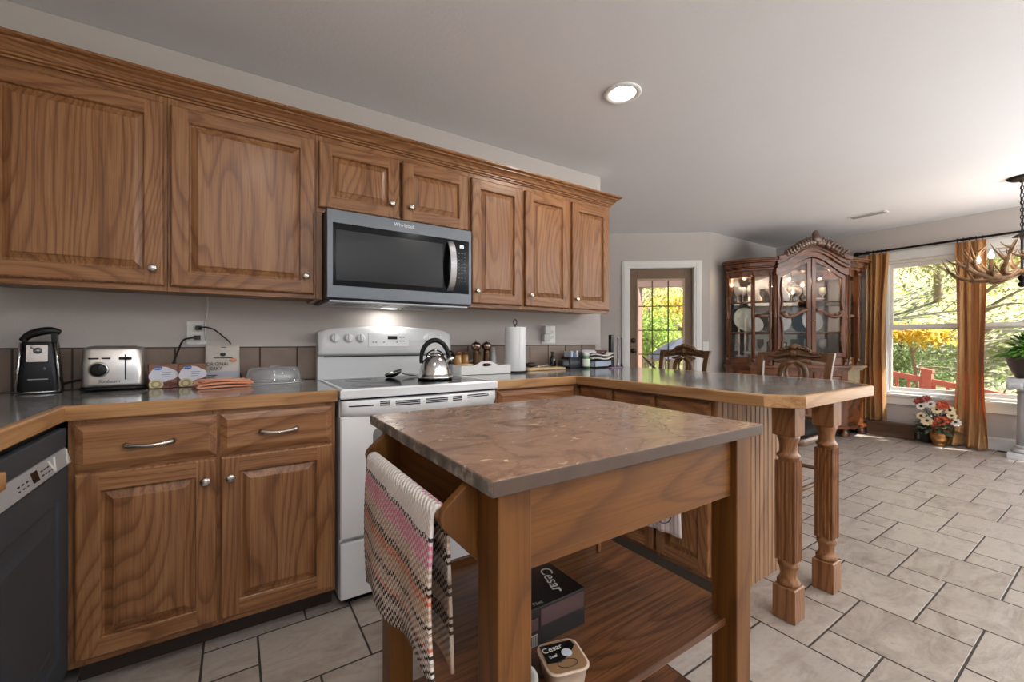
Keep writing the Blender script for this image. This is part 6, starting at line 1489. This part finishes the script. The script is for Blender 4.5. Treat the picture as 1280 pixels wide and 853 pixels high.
for k in range(520):
    a = rnd.uniform(0, 2 * PI); e = rnd.uniform(-.25, 1.4); d = Vector((math.cos(a) * math.cos(e), math.sin(a) * math.cos(e), math.sin(e)))
    p = Vector((6.30, .60, .98)) + Vector((d.x * rnd.uniform(.02, .2), d.y * rnd.uniform(.02, .2), abs(d.z) * rnd.uniform(0, .22) + .01))
    leaf(bm, p, d + Vector((0, 0, .15)), rnd.uniform(.08, .15), rnd.uniform(.03, .05), droop=.45)
obj('foliage', bm, LEAFG, t)

# ------------------------------------------------------------------ chandelier and ceiling vent
ANT = wood('antler', 'z', srgb(160, 126, 88), srgb(116, 84, 54), srgb(62, 42, 28), rings=4, sc=14, along=6, rough=.45, pore=.2)
CX, CY = 5.40, .575
t = thing('chandelier', 'antler chandelier with lit candle bulbs hanging from a chain', 'chandelier', (CX, CY, CZ))
bm = B(); lathe(bm, [(0, 0), (.085, 0), (.085, -.012), (.06, -.026), (.016, -.032), (.012, -.045), (0, -.045)], (CX, CY, CZ - .0005), 32); obj('canopy', bm, IRON, t)
bm = B(); z = CZ - .045; k = 0
while z > 2.02:
    r = Matrix.Translation((CX, CY, z - .016)) @ Matrix.Rotation(PI / 2 * (k % 2) + .4, 4, 'Z')
    tube(bm, [(.0095 * math.cos(a), 0, .019 * math.sin(a)) for a in [2 * PI * q / 16 for q in range(16)]], .0032, 6, closed=True, M=r); z -= .030; k += 1
obj('chain', bm, IRON, t)
bm = B(); tube(bm, spline([(CX + .006, CY, CZ - .04), (CX - .01, CY + .006, 2.3), (CX + .01, CY - .004, 2.15), (CX, CY, 2.0)], 6), .0028, 6); obj('cord', bm, IRON, t)
bm = B(); lathe(bm, [(.004, 2.015), (.012, 2.01), (.05, 1.985), (.055, 1.978), (.014, 1.97), (.009, 1.95), (.009, 1.72), (.03, 1.69), (.034, 1.66), (.02, 1.63), (.014, 1.61), (.026, 1.59), (.018, 1.57), (0, 1.56)], (CX, CY, 0), 20); obj('hub', bm, IRON, t)
rnd = random.Random(4)
for k in range(14):
    a = 2 * PI * k / 14 + .2; up_ = k % 2
    def P(r, dz, tw=0.0): b_ = a + tw; return (CX + r * math.cos(b_), CY + r * math.sin(b_), 1.685 + dz)
    bm = B(); tw = .60 if up_ else -.5
    if up_: main = spline([P(.02, .0), P(.12, -.02, tw * .2), P(.22, .02, tw * .6), P(.28, .09, tw * .9), P(.27, .17, tw), P(.22, .24, tw * 1.1)], 6)
    else: main = spline([P(.03, .01), P(.14, -.045, tw * .2), P(.26, -.045, tw * .55), P(.36, .0, tw * .8), P(.43, .07, tw), P(.45, .12, tw * 1.1)], 6)
    n = len(main); tube(bm, main, [.023 - .017 * (i / (n - 1)) ** 1.3 for i in range(n)], 8)
    for f, L, dz, dt in ((.25, .15, .13, -.35), (.42, .16, .15, .3), (.58, .16, .14, -.35), (.72, .14, .12, .3), (.86, .10, .06, -.3)):
        q = main[int(f * (n - 1))]; rr_ = math.hypot(q.x - CX, q.y - CY); an = math.atan2(q.y - CY, q.x - CX)
        e = Vector((CX + (rr_ + L * .45) * math.cos(an + dt * .6), CY + (rr_ + L * .45) * math.sin(an + dt * .6), q.z + dz * rnd.uniform(.7, 1.2))); m_ = q.lerp(e, .55) + Vector((0, 0, -.03))
        tube(bm, bez(q, m_, e, 8), [.012 - .010 * i / 8 for i in range(9)], 6)
    obj('antler', bm, ANT, t)
for k in range(6):
    a = 2 * PI * k / 6 + .45; x, y = CX + .25 * math.cos(a), CY + .25 * math.sin(a)
    bm = B(); lathe(bm, [(0, 1.66), (.02, 1.66), (.03, 1.69), (.032, 1.70), (.015, 1.70), (.0135, 1.705), (.0135, 1.80), (.0, 1.80)], (x, y, 0), 14); cd = obj('candle_sleeve', bm, ANT, t)
    bm = B(); lathe(bm, [(0, 1.80), (.009, 1.80), (.017, 1.822), (.015, 1.84), (.006, 1.862), (0, 1.872)], (x, y, 0), 14); obj('bulb', bm, BULB, cd)
light('chandelier_glow', 'POINT', (CX, CY, 1.93), 4, (1.0, .84, .62), shadow_soft_size=.25)
t = thing('ceiling_vent', 'flat white ceiling vent over the dining area', 'ceiling vent', (5.63, 1.65, CZ))
bm = B(); box(bm, 5.57, 5.69, 1.49, 1.81, CZ - .008, CZ - .0005); vf = obj('frame', bm, WHITE, t, bev=.003)
bm = B()
for k in range(7): box(bm, 5.583 + k * .0145, 5.589 + k * .0145, 1.51, 1.79, CZ - .011, CZ - .0075)
obj('slat', bm, mat('vent_grey', srgb(170, 166, 162), .5), t)
# light switch by the garden door
bm = B(); sw = thing('light_switch', 'white switch plate on the wall beside the china cabinet', 'switch', FD(0.055, 1.05, .003))
dbox(bm, .02, .09, 1.0, 1.115, .0005, .006); obj('plate', bm, WHITE, sw, bev=.002)
bm = B(); dbox(bm, .048, .062, 1.045, 1.07, .006, .014); obj('lever', bm, WHITE, sw)

# ------------------------------------------------------------------ outdoors
DECKW = mat('deck_boards', srgb(150, 120, 100), .7, noise=.2, nscale=6)
bm = B(); box(bm, 6.68, 8.8, -4.0, 9.0, -.16, -.04); prism(bm, [(5.0, 3.12), (6.68, 3.12), (6.68, 9.0), (2.4, 9.0), (2.4, 5.2)], -.16, -.04); struct('deck', bm, DECKW)
def hill_mat():
    m, nt, b = nmat('hillside_ground'); tc = nt.nodes.new('ShaderNodeTexCoord')
    n = nt.nodes.new('ShaderNodeTexNoise'); n.inputs['Scale'].default_value = 3.6; n.inputs['Detail'].default_value = 9; n.inputs['Roughness'].default_value = .7; nt.links.new(tc.outputs['Object'], n.inputs['Vector'])
    r = ramp(nt, n.outputs['Fac'], [(.30, srgb(96, 120, 60)), (.42, srgb(150, 156, 90)), (.50, srgb(206, 196, 176)), (.58, srgb(130, 150, 76)), (.66, srgb(222, 206, 110)), (.75, srgb(180, 150, 120))])
    nt.links.new(r.outputs[0], b.inputs['Base Color']); b.inputs['Roughness'].default_value = .9; return m
bm = B(); n = 40; V = []
for i in range(n + 1):
    row = []
    for j in range(n + 1):
        x = -14 + 48 * i / n; y = -16 + 44 * j / n
        d = max(0, max(x - 10.5, (y - 10.0))); z = -.8 + .42 * d + .5 * mnoise.noise(Vector((x * .3, y * .3, 0))) * (d > 0)
        row.append(bm.verts.new((x, y, z)))
    V.append(row)
for i in range(n):
    for j in range(n): bm.faces.new((V[i][j], V[i + 1][j], V[i + 1][j + 1], V[i][j + 1])).smooth = True
struct('hillside', bm, hill_mat())
RED = mat('red_stained_wood', srgb(186, 108, 92), .7, noise=.12, nscale=9)
def railing(p, q, label, posts, drop=0.0, lift=0.0, grp='deck railings', m=None):
    t = thing('deck_railing', label, 'railing', ((p[0] + q[0]) / 2, (p[1] + q[1]) / 2, -.04), group=grp); m = m or RED
    p, q = Vector((p[0], p[1], lift)), Vector((q[0], q[1], lift)); d = (q - p); L = d.length; M = Matrix.Translation(p) @ Matrix.Rotation(math.atan2(d.y, d.x), 4, 'Z') @ Matrix.Shear('XY', 4, (0, 0))
    sh = Matrix.Identity(4); sh[2][0] = -drop / L; M = M @ sh
    for k in range(posts):
        x = L * k / (posts - 1); bm = B(); box(bm, x - .055, x + .055, -.055, .055, -.04 - (1.2 if drop else 0) , .78, M=M); prism(bm, [(x - .07, -.07), (x + .07, -.07), (x + .07, .07), (x - .07, .07)], .78, .82, lambda u, v, a: M @ Vector((u, v, a))); obj('post', bm, m, t)
    for z0, z1, nm in ((.60, .68, 'top_rail'), (.05, .12, 'bottom_rail'), (.32, .36, 'middle_rail')):
        bm = B(); box(bm, 0, L, -.03, .03, z0, z1, M=M); obj(nm, bm, m, t)
    nb = int(L / .145)
    for k in range(1, nb):
        x = L * k / nb; bm = B(); box(bm, x - .018, x + .018, -.018, .018, .12, .62, M=M); obj('baluster', bm, m, t)
railing((9.0, 4.9), (9.0, -1.1), 'red stained sloping stair railing seen through the dining windows', 7, 1.2, .47)
railing((9.35, 6.75), (5.6, 9.6), 'dark deck railing seen through the garden door', 4, m=mat('brown_rail', srgb(96, 76, 62), .7))
def foliage_mat(name, cols):
    m, nt, b = nmat(name); ge = nt.nodes.new('ShaderNodeNewGeometry')
    r = ramp(nt, ge.outputs['Random Per Island'], [(i / max(1, len(cols) - 1), c) for i, c in enumerate(cols)]); nt.links.new(r.outputs[0], b.inputs['Base Color']); b.inputs['Roughness'].default_value = .6
    out = [x for x in nt.nodes if x.type == 'OUTPUT_MATERIAL'][0]
    tr_ = nt.nodes.new('ShaderNodeBsdfTranslucent'); nt.links.new(r.outputs[0], tr_.inputs[0]); mx = nt.nodes.new('ShaderNodeMixShader'); mx.inputs[0].default_value = .5
    nt.links.new(b.outputs[0], mx.inputs[1]); nt.links.new(tr_.outputs[0], mx.inputs[2]); nt.links.new(mx.outputs[0], out.inputs[0]); return m
GREENS = foliage_mat('green_foliage', [srgb(80, 110, 50), srgb(130, 160, 70), srgb(170, 190, 90), srgb(110, 140, 60)])
YELLOWS = foliage_mat('yellow_foliage', [srgb(226, 200, 60), srgb(240, 220, 110), srgb(200, 190, 70), srgb(210, 150, 50)])
MIXED = foliage_mat('autumn_foliage', [srgb(130, 160, 80), srgb(220, 214, 140), srgb(228, 220, 200), srgb(160, 176, 110), srgb(226, 190, 90)])
DARKG = foliage_mat('dull_green_foliage', [srgb(112, 136, 84), srgb(136, 158, 104), srgb(160, 176, 124), srgb(122, 146, 92)])
BARK = mat('grey_bark', srgb(150, 134, 116), .85, noise=.2, nscale=20); PBARK = mat('pale_branch', srgb(206, 196, 182), .8)
def tree(label, base, h, r, nleaf, lm, seed, ls=.12, bark=BARK, cz=.62, sq=.8, grp='trees in the garden', nm='tree', cat='tree'):
    rnd = random.Random(seed); bx_, by_, bz_ = base; t = thing(nm, label, cat, base, group=grp)
    bm = B(); topz = bz_ + h * .8
    tr_ = spline([(bx_, by_, bz_ - .2), (bx_ + rnd.uniform(-.1, .1), by_ + rnd.uniform(-.1, .1), bz_ + h * .35), (bx_ + rnd.uniform(-.25, .25), by_ + rnd.uniform(-.25, .25), topz)], 5)
    tube(bm, tr_, [h * .022 * (1 - .75 * i / (len(tr_) - 1)) for i in range(len(tr_))], 8)
    ends = []
    for k in range(12):
        q = tr_[3 + k % (len(tr_) - 4)]; a = rnd.uniform(0, 2 * PI); e = q + Vector((math.cos(a) * r * rnd.uniform(.5, 1), math.sin(a) * r * rnd.uniform(.5, 1), rnd.uniform(.0, .5) * r)); ends.append(e)
        tube(bm, bez(q, q.lerp(e, .5) + Vector((0, 0, .12 * r)), e, 6), [h * .010 * (1 - .8 * i / 6) for i in range(7)], 5)
    obj('trunk', bm, bark, t)
    bm = B(); c0 = Vector((bx_, by_, bz_ + h * cz)); cl = [c0 + Vector((rnd.gauss(0, .42) * r, rnd.gauss(0, .42) * r, rnd.gauss(0, .36) * r * sq)) for _ in range(max(6, nleaf // 70))]
    for k in range(nleaf):
        c = cl[k % len(cl)] + Vector((rnd.gauss(0, .17), rnd.gauss(0, .17), rnd.gauss(0, .14))) * r
        d = Vector((rnd.uniform(-1, 1), rnd.uniform(-1, 1), rnd.uniform(-.8, .6))); leaf(bm, c, d, ls * rnd.uniform(.7, 1.4), ls * rnd.uniform(.4, .7), droop=.3)
    obj('foliage', bm, lm, t); return t
tree('tall autumn tree on the hillside behind the red railing', (14.2, 5.0, 1.0), 4.4, 1.9, 6500, MIXED, 1, 0.075)
tree('pale leaved tree on the hillside behind the middle curtain', (13.6, 2.0, .6), 4.2, 1.7, 6000, MIXED, 2, 0.07)
tree('yellow-green tree on the hillside behind the chandelier', (15.6, .2, 1.0), 5.0, 2.0, 5000, YELLOWS, 3, 0.09)
tree('green tree high on the slope behind the left window', (18.2, 3.6, 2.4), 5.5, 2.4, 5000, GREENS, 13, 0.11)
tree('dull green rounded bush just beyond the red railing', (11.2, 2.9, -.6), 2.2, 1.05, 5200, DARKG, 4, .065, cz=.58, sq=.75, nm='bush', cat='bush')
tree('dull green bush beyond the red railing behind the plant', (11.0, .5, -.7), 2.0, .85, 3600, DARKG, 14, .065, cz=.58, sq=.75, nm='bush', cat='bush')
tree('yellow leaved young tree close behind the window', (10.35, 2.25, -.8), 2.55, .55, 650, YELLOWS, 5, .10, cz=.80, sq=.22)
BRIGHT = foliage_mat('bright_foliage', [srgb(150, 186, 60), srgb(196, 216, 100), srgb(120, 160, 56), srgb(224, 224, 140)])
tree('light green tree beyond the garden door', (11.2, 9.0, -.6), 3.6, 1.5, 3600, BRIGHT, 6, .12, cz=.52)
tree('orange and yellow tree beyond the garden door', (13.9, 9.6, .2), 3.8, 1.4, 3000, YELLOWS, 7, .13, cz=.55)
tree('tall pale autumn tree at the back of the garden', (16.5, 13.5, 1.2), 5.6, 2.3, 3000, MIXED, 8, .17)
# bare pale branches on the slope
for k, (x, y, z, L, a, e, lb) in enumerate(((12.4, 3.9, 1.35, 2.6, -1.35, .25, 'long pale bare branch high across the left window'), (12.2, 3.4, 1.0, 2.4, -1.7, .12, 'pale bare branch lying across the slope at mid height'), (12.6, 1.6, 1.25, 2.6, -1.5, .1, 'pale bare branch on the slope right of the middle curtain'), (12.0, 3.8, .75, 2.2, -1.2, -.05, 'low pale bare branch just above the bush'))):
    bm = B(); rnd = random.Random(40 + k); p = Vector((x, y, z)); d = Vector((math.cos(a) * math.cos(e), math.sin(a) * math.cos(e), math.sin(e)))
    m_ = [p + d * L * s + Vector((0, 0, .08 * math.sin(s * 5 + k))) for s in [i / 12 for i in range(13)]]; tube(bm, m_, [.035 - .026 * i / 12 for i in range(13)], 6)
    for q in range(7):
        b0 = m_[2 + q]; e2 = b0 + (d * rnd.uniform(.3, .7) + Vector((rnd.uniform(-.3, .3), rnd.uniform(-.3, .3), rnd.uniform(-.5, .6)))) * .8; tube(bm, bez(b0, b0.lerp(e2, .5) + Vector((0, 0, .06)), e2, 5), [.014 - .002 * i for i in range(6)], 5)
    solo('bare_branch', bm, PBARK, lb, 'branch', 'bare branches on the slope')
# closed-in umbrella and porch beam beyond the garden door
t = thing('patio_umbrella', 'grey-blue patio umbrella beyond the garden door', 'umbrella', (7.55, 5.15, -.04))
UMB = mat('grey_blue_canvas', srgb(84, 84, 96), .8)
bm = B(); c = (7.55, 5.15, 0); rows = []
for r_, z in ((.02, 1.22), (.25, 1.12), (.5, .98), (.72, .80)): rows.append([bm.verts.new((c[0] + r_ * (1 - .05 * (k % 2)) * math.cos(2 * PI * k / 16), c[1] + r_ * (1 - .05 * (k % 2)) * math.sin(2 * PI * k / 16), z - .02 * (k % 2) * r_ * 2)) for k in range(16)])
for a, b_ in zip(rows, rows[1:]):
    for k in range(16): bm.faces.new((a[k], a[(k + 1) % 16], b_[(k + 1) % 16], b_[k]))
o = obj('canopy', bm, UMB, t); o.modifiers.new('solidify', 'SOLIDIFY').thickness = .006
bm = B(); tube(bm, [(7.55, 5.15, -.04), (6.8, 6.1, 1.25)], .022, 10); lathe(bm, [(0, -.0395), (.22, -.0395), (.2, .01), (.04, .04), (0, .04)], c, 24); obj('pole', bm, IRON, t)
for k in range(8):
    a = 2 * PI * k / 8; bm = B(); tube(bm, [(7.55, 5.15, 1.19), (7.55 + .7 * math.cos(a), 5.15 + .7 * math.sin(a), .79)], .007, 5); obj('rib', bm, IRON, t)
t = thing('porch_post', 'red-brown porch post and beam beyond the garden door', 'porch', (6.10, 5.12, -.04))
bm = B(); box(bm, 6.04, 6.16, 5.06, 5.18, -.04, 2.10); PORCH = mat('pinkish_brown_post', srgb(150, 116, 104), .7); obj('post', bm, PORCH, t)
bm = B(); M = Matrix.Translation((6.10, 5.12, 0)) @ Matrix.Rotation(-.75, 4, 'Z'); box(bm, -.1, 3.4, -.07, .07, 2.10, 2.32, M=M); obj('beam', bm, PORCH, t)
t = thing('neighbour_shed', 'pale shed with a low roof in the garden beyond the door', 'shed', (10.9, 13.4, 0))
bm = B(); box(bm, 9.9, 11.9, 12.6, 14.4, .3, 3.0); obj('wall', bm, mat('pale_siding', srgb(206, 196, 196), .7), t)
bm = B(); prism(bm, [(9.7, 3.0), (12.1, 3.0), (10.9, 3.7)], 12.4, 14.6, lambda u, v, a: (u, a, v)); obj('roof', bm, mat('grey_shingle', srgb(130, 112, 112), .8), t)
